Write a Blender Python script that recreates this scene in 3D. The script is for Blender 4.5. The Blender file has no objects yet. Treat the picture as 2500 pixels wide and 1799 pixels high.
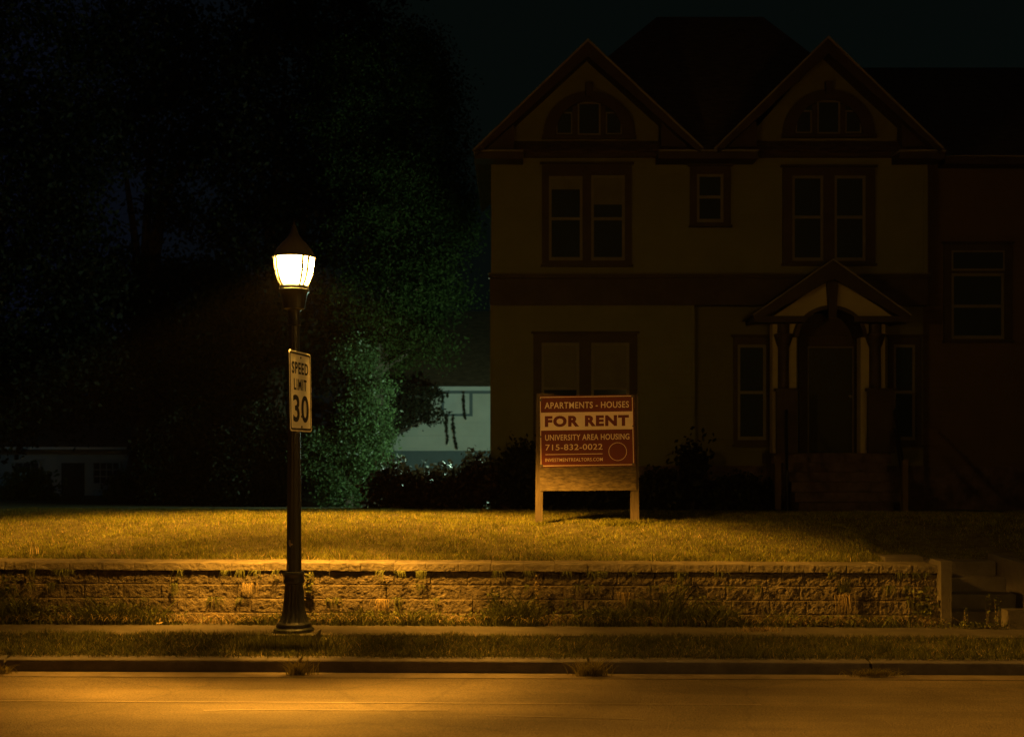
import bpy, math, random
import numpy as np
from mathutils import Vector, Matrix, noise

SC = bpy.context.scene
COL = SC.collection
R = math.radians
F, PX0, PYH, EYE = 3000.0, 1250.0, 1100.0, 1.84      # photo-pixel camera: focal length, centre x, horizon y, eye height

# ------------------------------------------------------------------ camera
cd = bpy.data.cameras.new("camera")
cd.sensor_width = 36.0
cd.lens = 36.0 * F / 2500.0
cd.shift_y = (PYH - 899.5) / 2500.0
cd.clip_start, cd.clip_end = 0.05, 2000.0
cam = bpy.data.objects.new("camera", cd)
COL.objects.link(cam)
cam.location = (0, 0, EYE)
cd.dof.use_dof = True
cd.dof.focus_distance = 13.4
cd.dof.aperture_fstop = 1.8
cam.rotation_euler = (R(90), 0, 0)
SC.camera = cam

# ------------------------------------------------------------------ view, sky
SC.view_settings.view_transform = 'Standard'
SC.view_settings.look = 'None'
SC.view_settings.exposure = 0.0
SC.view_settings.gamma = 1.0
SC.cycles.max_bounces = 6
SC.cycles.transparent_max_bounces = 12

W = bpy.data.worlds.new("World")
SC.world = W
W.use_nodes = True
nt = W.node_tree
bg = nt.nodes["Background"]
sky = nt.nodes.new("ShaderNodeTexSky")
sky.sky_type = 'NISHITA'
sky.sun_disc = False
sky.sun_elevation = R(-4.0)
sky.sun_rotation = R(100)
tint = nt.nodes.new("ShaderNodeMixRGB")          # city sky-glow over the night sky
tint.inputs[0].default_value = 0.9
stc = nt.nodes.new("ShaderNodeTexCoord")
ssx = nt.nodes.new("ShaderNodeSeparateXYZ")
srp = nt.nodes.new("ShaderNodeValToRGB")
smr = nt.nodes.new("ShaderNodeMapRange")
smr.inputs[1].default_value, smr.inputs[2].default_value = -0.4, 0.4
srp.color_ramp.elements[0].color = (0.022, 0.030, 0.072, 1)
srp.color_ramp.elements[1].color = (0.014, 0.027, 0.022, 1)
srp.color_ramp.elements[1].position = 0.36
nt.links.new(stc.outputs["Generated"], ssx.inputs[0])
nt.links.new(ssx.outputs[0], smr.inputs[0])
nt.links.new(smr.outputs[0], srp.inputs[0])
nt.links.new(srp.outputs[0], tint.inputs[2])
nt.links.new(sky.outputs[0], tint.inputs[1])
nt.links.new(tint.outputs[0], bg.inputs[0])
bg.inputs[1].default_value = 0.1

ARC_POWER, ARC_COLOR = 12500.0, (1.0, 0.445, 0.045)     # the sodium arc inside the hood
ARC_CURVE = [(0.0, .003), (0.33, .008), (0.375, .05), (0.405, .40), (0.445, 1.2), (0.53, .98), (0.58, .72), (0.66, .27), (0.75, .20), (0.82, .52), (0.88, 1.02), (0.925, .80), (0.96, .36), (0.984, .22), (0.993, 1.3), (1.0, 1.8)]   # by cosine from straight down
GLOBE_GLOW, GLOBE_COLOR = 150.0, (1.0, 0.54, 0.11)
ARC_SIDE = 0.31
YARD_POWER = 8.0
HAZE = 0.00007                                   # density of the haze added for the lamp's lens glare
COOL_POWER, COOL_COLOR = 680.0, (0.62, 1.0, 0.68)    # greenish flood lamp on the side of the house


def P(px, py, Y):
    return Vector(((px - PX0) / F * Y, Y, EYE - (py - PYH) / F * Y))


def X(px, Y):
    return (px - PX0) / F * Y


def Z(py, Y):
    return EYE - (py - PYH) / F * Y


def S(x):                                            # the street falls gently to the right
    return -0.004 * max(-14.0, min(14.0, x))


# ------------------------------------------------------------------ materials
def mat(name, col, rough=0.8, var=0.0, scale=8.0, bump=0.0, bscale=40.0, spec=0.3, col2=None, metal=0.0, detail=6.0,
        island=0.0, transl=0.0, stretch=None, speck=0.0, crack=0.0):
    m = bpy.data.materials.new(name)
    m.use_nodes = True
    t = m.node_tree
    b = t.nodes["Principled BSDF"]
    b.inputs["Roughness"].default_value = rough
    b.inputs["Specular IOR Level"].default_value = spec
    b.inputs["Metallic"].default_value = metal
    b.inputs["Base Color"].default_value = (*col, 1)
    tc = t.nodes.new("ShaderNodeTexCoord")
    src = tc.outputs["Object"]
    if stretch:
        mp = t.nodes.new("ShaderNodeMapping")
        mp.inputs["Scale"].default_value = stretch
        t.links.new(src, mp.inputs[0])
        src = mp.outputs[0]
    out = None
    if var or col2:
        n = t.nodes.new("ShaderNodeTexNoise")
        n.inputs["Scale"].default_value = scale
        n.inputs["Detail"].default_value = detail
        n.inputs["Roughness"].default_value = 0.62
        t.links.new(src, n.inputs["Vector"])
        r = t.nodes.new("ShaderNodeValToRGB")
        lo = col2 if col2 else tuple(c * (1 - var) for c in col)
        hi = col if col2 else tuple(min(1, c * (1 + var)) for c in col)
        r.color_ramp.elements[0].position = 0.32
        r.color_ramp.elements[1].position = 0.68
        r.color_ramp.elements[0].color = (*lo, 1)
        r.color_ramp.elements[1].color = (*hi, 1)
        t.links.new(n.outputs["Fac"], r.inputs[0])
        out = r.outputs[0]
        t.links.new(out, b.inputs["Base Color"])
    if island:
        g = t.nodes.new("ShaderNodeNewGeometry")
        mr = t.nodes.new("ShaderNodeMapRange")
        mr.inputs[3].default_value = 1 - island
        mr.inputs[4].default_value = 1 + island
        t.links.new(g.outputs["Random Per Island"], mr.inputs[0])
        mx = t.nodes.new("ShaderNodeMixRGB")
        mx.blend_type = 'MULTIPLY'
        mx.inputs[0].default_value = 1
        if out:
            t.links.new(out, mx.inputs[1])
        else:
            mx.inputs[1].default_value = (*col, 1)
        t.links.new(mr.outputs[0], mx.inputs[2])
        out = mx.outputs[0]
        t.links.new(out, b.inputs["Base Color"])
    def mult(fac_socket, lo_, hi_, p0, p1):
        r_ = t.nodes.new("ShaderNodeMapRange")
        r_.inputs[1].default_value, r_.inputs[2].default_value, r_.inputs[3].default_value, r_.inputs[4].default_value = p0, p1, lo_, hi_
        t.links.new(fac_socket, r_.inputs[0])
        m_ = t.nodes.new("ShaderNodeMixRGB"); m_.blend_type = 'MULTIPLY'; m_.inputs[0].default_value = 1
        t.links.new(out, m_.inputs[1]); t.links.new(r_.outputs[0], m_.inputs[2])
        t.links.new(m_.outputs[0], b.inputs["Base Color"])
        return m_.outputs[0]
    if speck:
        n3 = t.nodes.new("ShaderNodeTexNoise"); n3.inputs["Scale"].default_value = 55; n3.inputs["Detail"].default_value = 3
        t.links.new(src, n3.inputs["Vector"])
        out = mult(n3.outputs["Fac"], 1 - speck, 1 + speck, .32, .68)
        n4 = t.nodes.new("ShaderNodeTexNoise"); n4.inputs["Scale"].default_value = 1.6; n4.inputs["Detail"].default_value = 7
        mp4 = t.nodes.new("ShaderNodeMapping"); mp4.inputs["Scale"].default_value = (0.25, 1.6, 1)
        t.links.new(src, mp4.inputs[0]); t.links.new(mp4.outputs[0], n4.inputs["Vector"])
        out = mult(n4.outputs["Fac"], 1 - speck * .8, 1 + speck * .8, .35, .65)
    if crack:
        nz = t.nodes.new("ShaderNodeTexNoise"); nz.inputs["Scale"].default_value = 2.2; nz.inputs["Detail"].default_value = 5
        t.links.new(src, nz.inputs["Vector"])
        mxv = t.nodes.new("ShaderNodeMixRGB"); mxv.inputs[0].default_value = .22
        t.links.new(src, mxv.inputs[1]); t.links.new(nz.outputs["Color"], mxv.inputs[2])
        vo = t.nodes.new("ShaderNodeTexVoronoi"); vo.feature = 'DISTANCE_TO_EDGE'; vo.inputs["Scale"].default_value = .55
        t.links.new(mxv.outputs[0], vo.inputs["Vector"])
        out = mult(vo.outputs["Distance"], 1 - crack, 1.0, .002, .012)
    if bump:
        n2 = t.nodes.new("ShaderNodeTexNoise")
        n2.inputs["Scale"].default_value = bscale
        n2.inputs["Detail"].default_value = 8
        t.links.new(src, n2.inputs["Vector"])
        bp = t.nodes.new("ShaderNodeBump")
        bp.inputs["Strength"].default_value = bump
        bp.inputs["Distance"].default_value = 0.02
        t.links.new(n2.outputs["Fac"], bp.inputs["Height"])
        t.links.new(bp.outputs[0], b.inputs["Normal"])
    if transl:
        tr = t.nodes.new("ShaderNodeBsdfTranslucent")
        tr.inputs[0].default_value = (*col, 1)
        if out:
            t.links.new(out, tr.inputs[0])
        ms = t.nodes.new("ShaderNodeMixShader")
        ms.inputs[0].default_value = transl
        t.links.new(b.outputs[0], ms.inputs[1])
        t.links.new(tr.outputs[0], ms.inputs[2])
        t.links.new(ms.outputs[0], t.nodes["Material Output"].inputs[0])
    return m


def siding(name, col, pitch=0.115, depth=0.03, rough=0.75):
    """clapboard: saw-tooth bump along z over a slightly weathered paint colour"""
    m = mat(name, col, rough, var=0.07, scale=1.7, spec=0.15)
    t = m.node_tree
    b = t.nodes["Principled BSDF"]
    g = t.nodes.new("ShaderNodeNewGeometry")
    sx = t.nodes.new("ShaderNodeSeparateXYZ")
    t.links.new(g.outputs["Position"], sx.inputs[0])
    dv = t.nodes.new("ShaderNodeMath"); dv.operation = 'DIVIDE'; dv.inputs[1].default_value = pitch
    fr = t.nodes.new("ShaderNodeMath"); fr.operation = 'FRACT'
    t.links.new(sx.outputs[2], dv.inputs[0])
    t.links.new(dv.outputs[0], fr.inputs[0])
    iv = t.nodes.new("ShaderNodeMath"); iv.operation = 'SUBTRACT'; iv.inputs[0].default_value = 1.0
    t.links.new(fr.outputs[0], iv.inputs[1])
    bp = t.nodes.new("ShaderNodeBump")
    bp.inputs["Strength"].default_value = 0.8
    bp.inputs["Distance"].default_value = depth
    t.links.new(iv.outputs[0], bp.inputs["Height"])
    t.links.new(bp.outputs[0], b.inputs["Normal"])
    return m


M = {}
M['road'] = mat("road_surface", (0.165, 0.126, 0.068), 0.75, col2=(0.110, 0.083, 0.045), scale=1.1, bump=0.9, bscale=70, spec=0.3, speck=.26, crack=.16)
M['gutter'] = mat("gutter_concrete", (0.150, 0.116, 0.070), 0.85, var=0.25, scale=4, bump=0.4, bscale=70)
M['seam'] = mat("joint_sealant", (0.215, 0.165, 0.095), 0.55, var=0.2, scale=5, spec=0.5)
M['concrete'] = mat("weathered_concrete", (0.115, 0.098, 0.070), 0.85, var=0.25, scale=4, bump=0.35, bscale=60)
M['kerb'] = mat("kerb_concrete", (0.11, 0.095, 0.08), 0.9, var=0.25, scale=5, bump=0.3, bscale=50)
M['walk'] = mat("sidewalk_concrete", (0.088, 0.074, 0.050), 0.9, var=0.25, scale=3, bump=0.3, bscale=50)
M['soil'] = mat("lawn_soil", (0.10, 0.085, 0.032), 0.95, var=0.4, scale=7, bump=0.6, bscale=30)
M['ground'] = mat("bare_ground", (0.06, 0.055, 0.04), 0.95, var=0.3, scale=0.6)
M['grass'] = mat("lawn_blades", (0.152, 0.152, 0.020), 0.6, var=0.5, scale=3.2, island=0.6, transl=0.35, spec=0.2)
M['verge'] = mat("verge_blades", (0.088, 0.090, 0.020), 0.65, var=0.30, scale=2.5, island=0.5, transl=0.3, spec=0.15)
M['weed'] = mat("weed_leaf", (0.115, 0.122, 0.028), 0.6, var=0.3, scale=3, island=0.5, transl=0.3, spec=0.25)
M['kerbweed'] = mat("kerb_weed_leaf", (0.26, 0.22, 0.06), 0.7, island=0.5, transl=0.3, spec=0.15)
M['straw'] = mat("dry_straw", (0.33, 0.24, 0.10), 0.75, island=0.4, transl=0.2)
M['block'] = mat("split_face_block", (0.19, 0.150, 0.085), 0.95, col2=(0.080, 0.062, 0.038), scale=9, bump=1.0, bscale=75, island=0.2)
M['cap'] = mat("coping_block", (0.165, 0.135, 0.08), 0.92, var=0.35, scale=6, bump=0.6, bscale=80, island=0.12)
M['iron'] = mat("dark_painted_iron", (0.020, 0.021, 0.019), 0.42, var=0.3, scale=12, bump=0.12, bscale=70, spec=0.5)
M['hood'] = mat("hood_paint_added_glow", (0.03, 0.03, 0.027), 0.45, var=0.3, scale=12, spec=0.4)
_t = M['hood'].node_tree                              # made translucent to glow, standing in for lens bloom on the hood
_a = _t.nodes.new("ShaderNodeAddShader"); _l = _t.nodes.new("ShaderNodeBsdfTranslucent")
_l.inputs[0].default_value = (0.00010, 0.00008, 0.00006, 1)
_t.links.new(_t.nodes["Principled BSDF"].outputs[0], _a.inputs[0]); _t.links.new(_l.outputs[0], _a.inputs[1])
_t.links.new(_a.outputs[0], _t.nodes["Material Output"].inputs[0])
M['chip'] = mat("peeled_primer", (0.30, 0.25, 0.21), 0.8, var=0.2, scale=30)
M['osb'] = mat("strand_board", (0.130, 0.096, 0.050), 0.8, col2=(0.036, 0.025, 0.013), scale=16, bump=0.4, bscale=30, stretch=(0.8, 1, 2.6), detail=9)
M['post'] = mat("weathered_post_timber", (0.085, 0.063, 0.036), 0.8, col2=(0.048, 0.034, 0.020), scale=14, stretch=(3, 3, 0.35), bump=0.3, bscale=30)
M['red'] = mat("dark_red_sign_paint", (0.125, 0.022, 0.014), 0.55, var=0.1, scale=4, spec=0.3)
M['cream'] = mat("cream_sign_paint", (0.66, 0.52, 0.40), 0.55, var=0.08, scale=4, spec=0.3)
M['signwhite'] = mat("white_reflective_sheet", (0.86, 0.84, 0.80), 0.5, var=0.06, scale=6, spec=0.3)
M['signblack'] = mat("black_sign_ink", (0.012, 0.012, 0.012), 0.55, spec=0.2)
M['bolt'] = mat("galvanised_bolt", (0.10, 0.09, 0.08), 0.5, metal=0.6)
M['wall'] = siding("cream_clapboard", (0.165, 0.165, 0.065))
M['wallset'] = siding("shaded_clapboard", (0.13, 0.125, 0.052))  # clapboard darkened, shade of the set-back wall put into the colour
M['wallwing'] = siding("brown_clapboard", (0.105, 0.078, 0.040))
M['gable'] = mat("gable_stucco", (0.125, 0.122, 0.048), 0.85, var=0.1, scale=3, bump=0.3, bscale=40)
M['trim'] = mat("dark_brown_trim", (0.048, 0.037, 0.024), 0.6, var=0.2, scale=3)
M['drip'] = mat("pale_metal_drip_edge", (0.20, 0.185, 0.115), 0.5, var=0.1, scale=6)
M['porchcream'] = mat("cream_porch_paint", (0.36, 0.31, 0.14), 0.7, var=0.08, scale=4)
M['sash'] = mat("pale_sash_paint", (0.15, 0.14, 0.075), 0.6, var=0.1, scale=5)
M['glass'] = mat("glass_painted_reflection", (0.034, 0.044, 0.050), 0.06, spec=0.6)  # blue-grey base colour stands in for sky reflected in the panes
M['blind'] = mat("window_blind", (0.125, 0.12, 0.06), 0.6, var=0.15, scale=2)
M['door'] = mat("dark_green_door", (0.03, 0.035, 0.02), 0.5, var=0.2, scale=2)
M['roof'] = mat("dark_shingles", (0.12, 0.088, 0.050), 0.95, var=0.35, scale=5, bump=0.7, bscale=25, stretch=(1, 1, 3))
M['stone'] = mat("dark_foundation_stone", (0.10, 0.075, 0.065), 0.95, var=0.4, scale=4, bump=0.8, bscale=9)
M['rail'] = mat("black_iron_rail", (0.02, 0.02, 0.02), 0.5)
M['bark'] = mat("grey_bark", (0.07, 0.055, 0.04), 0.95, var=0.4, scale=8, bump=0.8, bscale=20, stretch=(1, 1, 0.3))
M['leaf'] = mat("green_leaf", (0.034, 0.056, 0.015), 0.65, var=0.3, scale=0.8, island=0.22, transl=0.5, spec=0.06)
M['leafvine'] = mat("vine_leaf", (0.078, 0.128, 0.048), 0.38, var=0.3, scale=1.5, island=0.3, transl=0.45, spec=0.35)
M['leafdark'] = mat("dark_leaf", (0.018, 0.021, 0.010), 0.6, var=0.3, scale=0.6, island=0.5, transl=0.2, spec=0.2)
M['leafred'] = mat("reddish_shrub_leaf", (0.060, 0.040, 0.022), 0.55, var=0.3, scale=1.5, island=0.5, transl=0.25)
M['garage'] = siding("white_lap_siding", (0.62, 0.62, 0.56), pitch=0.38, depth=0.07)
M['fascia'] = mat("grey_white_fascia", (0.60, 0.62, 0.60), 0.6, var=0.08, scale=2)
M['bluetrim'] = mat("blue_grey_trim", (0.13, 0.17, 0.19), 0.7, var=0.1, scale=3)
M['bluewall'] = siding("pale_blue_siding", (0.30, 0.36, 0.38), pitch=0.12, depth=0.01)

gl = bpy.data.materials.new("lit_refractor_bowl")
gl.use_nodes = True
t = gl.node_tree
t.nodes.clear()
o_ = t.nodes.new("ShaderNodeOutputMaterial")
ad = t.nodes.new("ShaderNodeAddShader")
trn = t.nodes.new("ShaderNodeBsdfTransparent")
em = t.nodes.new("ShaderNodeEmission")
em.inputs[0].default_value = (*GLOBE_COLOR, 1)
em.inputs[1].default_value = GLOBE_GLOW
trn.inputs[0].default_value = (0.92, 0.92, 0.92, 1)
t.links.new(trn.outputs[0], ad.inputs[0])
t.links.new(em.outputs[0], ad.inputs[1])
t.links.new(ad.outputs[0], o_.inputs[0])
M['globe'] = gl


# ------------------------------------------------------------------ builders
class MB:
    def __init__(s):
        s.v, s.f = [], []

    def add(s, vs, fs):
        n = len(s.v)
        s.v += [tuple(p) for p in vs]
        s.f += [tuple(i + n for i in f) for f in fs]
        return s

    def box(s, x0, x1, y0, y1, z0, z1, bev=0.0):
        x0, x1 = sorted((x0, x1)); y0, y1 = sorted((y0, y1)); z0, z1 = sorted((z0, z1))
        return s.add([(x0, y0, z0), (x1, y0, z0), (x1, y1, z0), (x0, y1, z0), (x0, y0, z1), (x1, y0, z1), (x1, y1, z1), (x0, y1, z1)],
                     [(0, 3, 2, 1), (4, 5, 6, 7), (0, 1, 5, 4), (1, 2, 6, 5), (2, 3, 7, 6), (3, 0, 4, 7)])

    def prism(s, poly, y0, y1):
        """polygon in (x, z), counter-clockwise seen from the camera, pushed from y0 back to y1"""
        n = len(poly)
        vs = [(x, y0, z) for x, z in poly] + [(x, y1, z) for x, z in poly]
        fs = [tuple(range(n)), tuple(range(2 * n - 1, n - 1, -1))]
        fs += [((i + 1) % n, i, n + i, n + (i + 1) % n) for i in range(n)]
        return s.add(vs, fs)

    def strip(s, outer, inner, y0, y1):
        """a band between two polylines in (x, z), with depth"""
        for i in range(len(outer) - 1):
            s.prism([outer[i], outer[i + 1], inner[i + 1], inner[i]], y0, y1)
        return s

    def lathe(s, prof, n=48, cx=0, cy=0, flute=0.0, nf=16, caps=True):
        vs, fs = [], []
        for k, p in enumerate(prof):
            r, z = p[0], p[1]
            fl = p[2] if len(p) > 2 else flute
            for i in range(n):
                a = 2 * math.pi * i / n
                rr = r * (1 - fl * abs(math.cos(a * nf / 2)) ** 3)
                vs.append((cx + rr * math.cos(a), cy + rr * math.sin(a), z))
        for k in range(len(prof) - 1):
            for i in range(n):
                j = (i + 1) % n
                fs.append((k * n + i, k * n + j, (k + 1) * n + j, (k + 1) * n + i))
        if caps:
            fs.append(tuple(range(n - 1, -1, -1)))
            fs.append(tuple((len(prof) - 1) * n + i for i in range(n)))
        return s.add(vs, fs)

    def tube(s, pts, rad, n=8):
        pts = [Vector(p) for p in pts]
        if not isinstance(rad, (list, tuple)):
            rad = [rad] * len(pts)
        vs, fs = [], []
        up = Vector((0.13, 0.31, 0.94))
        for i, p in enumerate(pts):
            d = (pts[min(i + 1, len(pts) - 1)] - pts[max(i - 1, 0)])
            d.normalize()
            a = d.cross(up)
            if a.length < 1e-3:
                a = d.cross(Vector((1, 0, 0)))
            a.normalize()
            b = d.cross(a)
            for k in range(n):
                q = 2 * math.pi * k / n
                vs.append(p + (a * math.cos(q) + b * math.sin(q)) * rad[i])
        for i in range(len(pts) - 1):
            for k in range(n):
                j = (k + 1) % n
                fs.append((i * n + k, (i + 1) * n + k, (i + 1) * n + j, i * n + j))
        fs.append(tuple(range(n)))
        fs.append(tuple((len(pts) - 1) * n + k for k in range(n - 1, -1, -1)))
        return s.add(vs, fs)

    def build(s, name, m, parent=None, smooth=False):
        me = bpy.data.meshes.new(name)
        me.from_pydata(s.v, [], s.f)
        return link(name, me, m, parent, smooth)


def link(name, me, m, parent=None, smooth=False):
    if m is not None:
        me.materials.append(m)
    if smooth:
        me.polygons.foreach_set("use_smooth", [True] * len(me.polygons))
    me.update()
    o = bpy.data.objects.new(name, me)
    COL.objects.link(o)
    if parent is not None:
        o.parent = parent
        if parent.parent is None:
            o.matrix_parent_inverse = Matrix.Translation(-parent.location)
    return o


def smooth_by_angle(o, deg=35):
    me = o.data
    me.polygons.foreach_set("use_smooth", [True] * len(me.polygons))
    me.set_sharp_from_angle(angle=R(deg))
    return o


def tag(o, label, cat, group=None, kind=None):
    o["label"] = label
    o["category"] = cat
    if group:
        o["group"] = group
    if kind:
        o["kind"] = kind
    return o


def struct(o):
    o["kind"] = "structure"
    return o


def thing(name, loc, label, cat, group=None):
    """an Empty at the thing's base; its parts are modelled in world coordinates and keep them"""
    o = bpy.data.objects.new(name, None)
    o.empty_display_size = 0.2
    o.location = loc
    COL.objects.link(o)
    return tag(o, label, cat, group)


def np_mesh(verts, nper):
    """verts (N, nper, 3): N separate polygons of nper corners"""
    N = verts.shape[0]
    me = bpy.data.meshes.new("m")
    me.vertices.add(N * nper)
    me.vertices.foreach_set("co", verts.astype(np.float32).ravel())
    me.loops.add(N * nper)
    me.loops.foreach_set("vertex_index", np.arange(N * nper, dtype=np.int32))
    me.polygons.add(N)
    me.polygons.foreach_set("loop_start", np.arange(0, N * nper, nper, dtype=np.int32))
    me.update(calc_edges=True)
    return me


def strips_mesh(base, h, w, ang, reach, droop, segs=3, tw=None):
    """grass-like blades. base (N,3); every blade a tapering curved strip of its own"""
    N = len(h)
    t_ = np.linspace(0, 1, segs + 1)
    dx, dy = np.cos(ang), np.sin(ang)
    out = np.zeros((N, segs + 1, 2, 3))
    fa = ang + math.pi / 2 if tw is None else tw
    wx, wy = np.cos(fa), np.sin(fa)
    for k, tt in enumerate(t_):
        r = reach * tt ** 1.6
        zz = h * tt - droop * tt ** 3
        ww = w * 0.5 * (1 - tt ** 2) + 0.0004
        cx, cy, cz = base[:, 0] + dx * r, base[:, 1] + dy * r, base[:, 2] + zz
        out[:, k, 0] = np.stack([cx - wx * ww, cy - wy * ww, cz], 1)
        out[:, k, 1] = np.stack([cx + wx * ww, cy + wy * ww, cz], 1)
    V = out.reshape(-1, 3)
    per = (segs + 1) * 2
    q = []
    for k in range(segs):
        q.append([2 * k, 2 * k + 1, 2 * k + 3, 2 * k + 2])
    q = np.array(q)
    idx = (np.arange(N)[:, None, None] * per + q[None]).reshape(-1)
    me = bpy.data.meshes.new("blades")
    me.vertices.add(len(V))
    me.vertices.foreach_set("co", V.astype(np.float32).ravel())
    me.loops.add(len(idx))
    me.loops.foreach_set("vertex_index", idx.astype(np.int32))
    me.polygons.add(N * segs)
    me.polygons.foreach_set("loop_start", np.arange(0, len(idx), 4, dtype=np.int32))
    me.update(calc_edges=True)
    return me


def leaves_mesh(c, size, rng, flat=0.0, ratio=0.55):
    """c (N,3) leaf centres; leaf = pointed quad folded at random"""
    N = len(c)
    a = rng.normal(size=(N, 3))
    a[:, 2] *= (1 - flat)
    a /= np.linalg.norm(a, axis=1)[:, None] + 1e-9
    b = rng.normal(size=(N, 3))
    b -= a * np.sum(a * b, 1)[:, None]
    b /= np.linalg.norm(b, axis=1)[:, None] + 1e-9
    s_ = size[:, None]
    v = np.stack([c - a * s_, c + b * s_ * ratio - a * s_ * 0.1, c + a * s_, c - b * s_ * ratio - a * s_ * 0.1], 1)
    return np_mesh(v, 4)


def merge_obj(meshes_mats, name, parent=None):
    """several meshes into one object, one material slot each"""
    bm_v, loops, starts, mi, n = [], [], [], [], 0
    me = bpy.data.meshes.new(name)
    off = 0
    for k, (m_, mt) in enumerate(meshes_mats):
        nv = len(m_.vertices)
        co = np.zeros(nv * 3, np.float32); m_.vertices.foreach_get("co", co)
        li = np.zeros(len(m_.loops), np.int32); m_.loops.foreach_get("vertex_index", li)
        ls = np.zeros(len(m_.polygons), np.int32); m_.polygons.foreach_get("loop_start", ls)
        bm_v.append(co); loops.append(li + n); starts.append(ls + off); mi.append(np.full(len(ls), k, np.int32))
        n += nv; off += len(li)
        me.materials.append(mt)
        bpy.data.meshes.remove(m_)
    me.vertices.add(n); me.vertices.foreach_set("co", np.concatenate(bm_v))
    li = np.concatenate(loops); me.loops.add(len(li)); me.loops.foreach_set("vertex_index", li)
    st = np.concatenate(starts); me.polygons.add(len(st)); me.polygons.foreach_set("loop_start", st)
    me.polygons.foreach_set("material_index", np.concatenate(mi))
    me.update(calc_edges=True)
    return link(name, me, None, parent)


def text_polys(body, bold=0.0):
    """flat lettering as a mesh, fitted by the caller"""
    cu = bpy.data.curves.new("txt", 'FONT')
    cu.body = body
    cu.offset = bold
    cu.space_character = 1.02 + min(bold, .03) * 5.0
    cu.extrude = 0.01
    cu.resolution_u = 6
    o = bpy.data.objects.new("txt", cu)
    COL.objects.link(o)
    bpy.context.view_layer.update()
    dg = bpy.context.evaluated_depsgraph_get()
    me = bpy.data.meshes.new_from_object(o.evaluated_get(dg))
    bpy.data.objects.remove(o)
    bpy.data.curves.remove(cu)
    co = np.zeros(len(me.vertices) * 3, np.float32)
    me.vertices.foreach_get("co", co)
    co = co.reshape(-1, 3)
    lo, hi = co.min(0), co.max(0)
    co = (co - lo) / (hi - lo)
    return me, co


def lettering(name, body, x0, x1, z0, z1, y, m, parent, bold=0.0, depth=0.003):
    """lettering filling the rectangle x0..x1, z0..z1 of a board whose face is at y (faces -y)"""
    me, c = text_polys(body, bold)
    v = np.stack([x0 + c[:, 0] * (x1 - x0), y - c[:, 2] * depth, z0 + c[:, 1] * (z1 - z0)], 1)
    me.vertices.foreach_set("co", v.astype(np.float32).ravel())
    me.materials.clear()
    o = link(name, me, m, None)
    o.parent = parent
    return o


# ------------------------------------------------------------------ the ground, road, kerb
def lawn_z(x, y):
    ys = [13.4, 13.7, 14.4, 15.7, 17.2, 19.0, 21.5, 24.0, 28.0, 34.0, 160.0]
    zs = [0.56, 0.600, 0.700, 0.900, 0.945, 0.900, 0.80, 0.72, 0.47, 0.40, 0.35]
    z = np.interp(y, ys, zs)
    k = np.clip((1.0 - np.abs(x - 5.2)) / 0.35, 0, 1) * np.clip((16.6 - y) / 2.0, 0, 1)     # the lawn dips to the head of the steps
    return z - np.maximum(z - 0.575, 0) * k + S_np(x)


def S_np(x):
    return -0.004 * np.clip(x, -14, 14)


def sheet(name, xs, ys, zf, m, hole=None):
    xs, ys = np.array(xs), np.array(ys)
    gx, gy = np.meshgrid(xs, ys)
    gz = zf(gx, gy)
    V = np.stack([gx, gy, gz], -1).reshape(-1, 3)
    nx, ny = len(xs), len(ys)
    fs = [(j * nx + i, j * nx + i + 1, (j + 1) * nx + i + 1, (j + 1) * nx + i) for j in range(ny - 1) for i in range(nx - 1)
          if hole is None or not (hole[0] < (xs[i] + xs[i + 1]) / 2 < hole[1] and (ys[j] + ys[j + 1]) / 2 < hole[2])]
    me = bpy.data.meshes.new(name)
    me.from_pydata([tuple(v) for v in V], [], fs)
    o = link(name, me, m, None, True)
    return struct(o)


sheet("ground", [-200, -60, 60, 200], [-40, -20, 0, 11.0, 60, 200, 300], lambda x, y: 0 * x - 0.40, M['ground'])
wide = [-150, -60, -30, -14, 0, 14, 30, 60, 150]
YK = 11.20                                          # kerb face
sheet("road", wide, [-12, 0, 5, 10.95], lambda x, y: S_np(x) - 0.19 + 0.0 * y, M['road'])
sheet("gutter", wide, [10.955, 11.22], lambda x, y: S_np(x) - 0.186, M['gutter'])
sheet("sidewalk", wide, [12.40, 13.45], lambda x, y: S_np(x) - 0.025, M['walk'])
sheet("parkway", wide, [11.34, 11.6, 12.41], lambda x, y: S_np(x) - 0.075 + 0.03 * np.clip((y - 11.34) / 0.9, 0, 1), M['soil'])
lx = sorted([q for q in np.linspace(-14, 14, 57) if not 4.5 < q < 5.9] + [4.35, 4.66, 5.73, 6.0])
sheet("lawn", [-150, -60, -30] + lx + [30, 60, 150], [13.45, 13.7, 14, 14.4, 15, 15.7, 16.4, 17.2, 18, 19, 20, 21.5, 24, 26, 28, 31, 34, 60, 160],
      lambda x, y: lawn_z(x, y), M['soil'], hole=(4.6, 5.8, 14.38))

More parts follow.
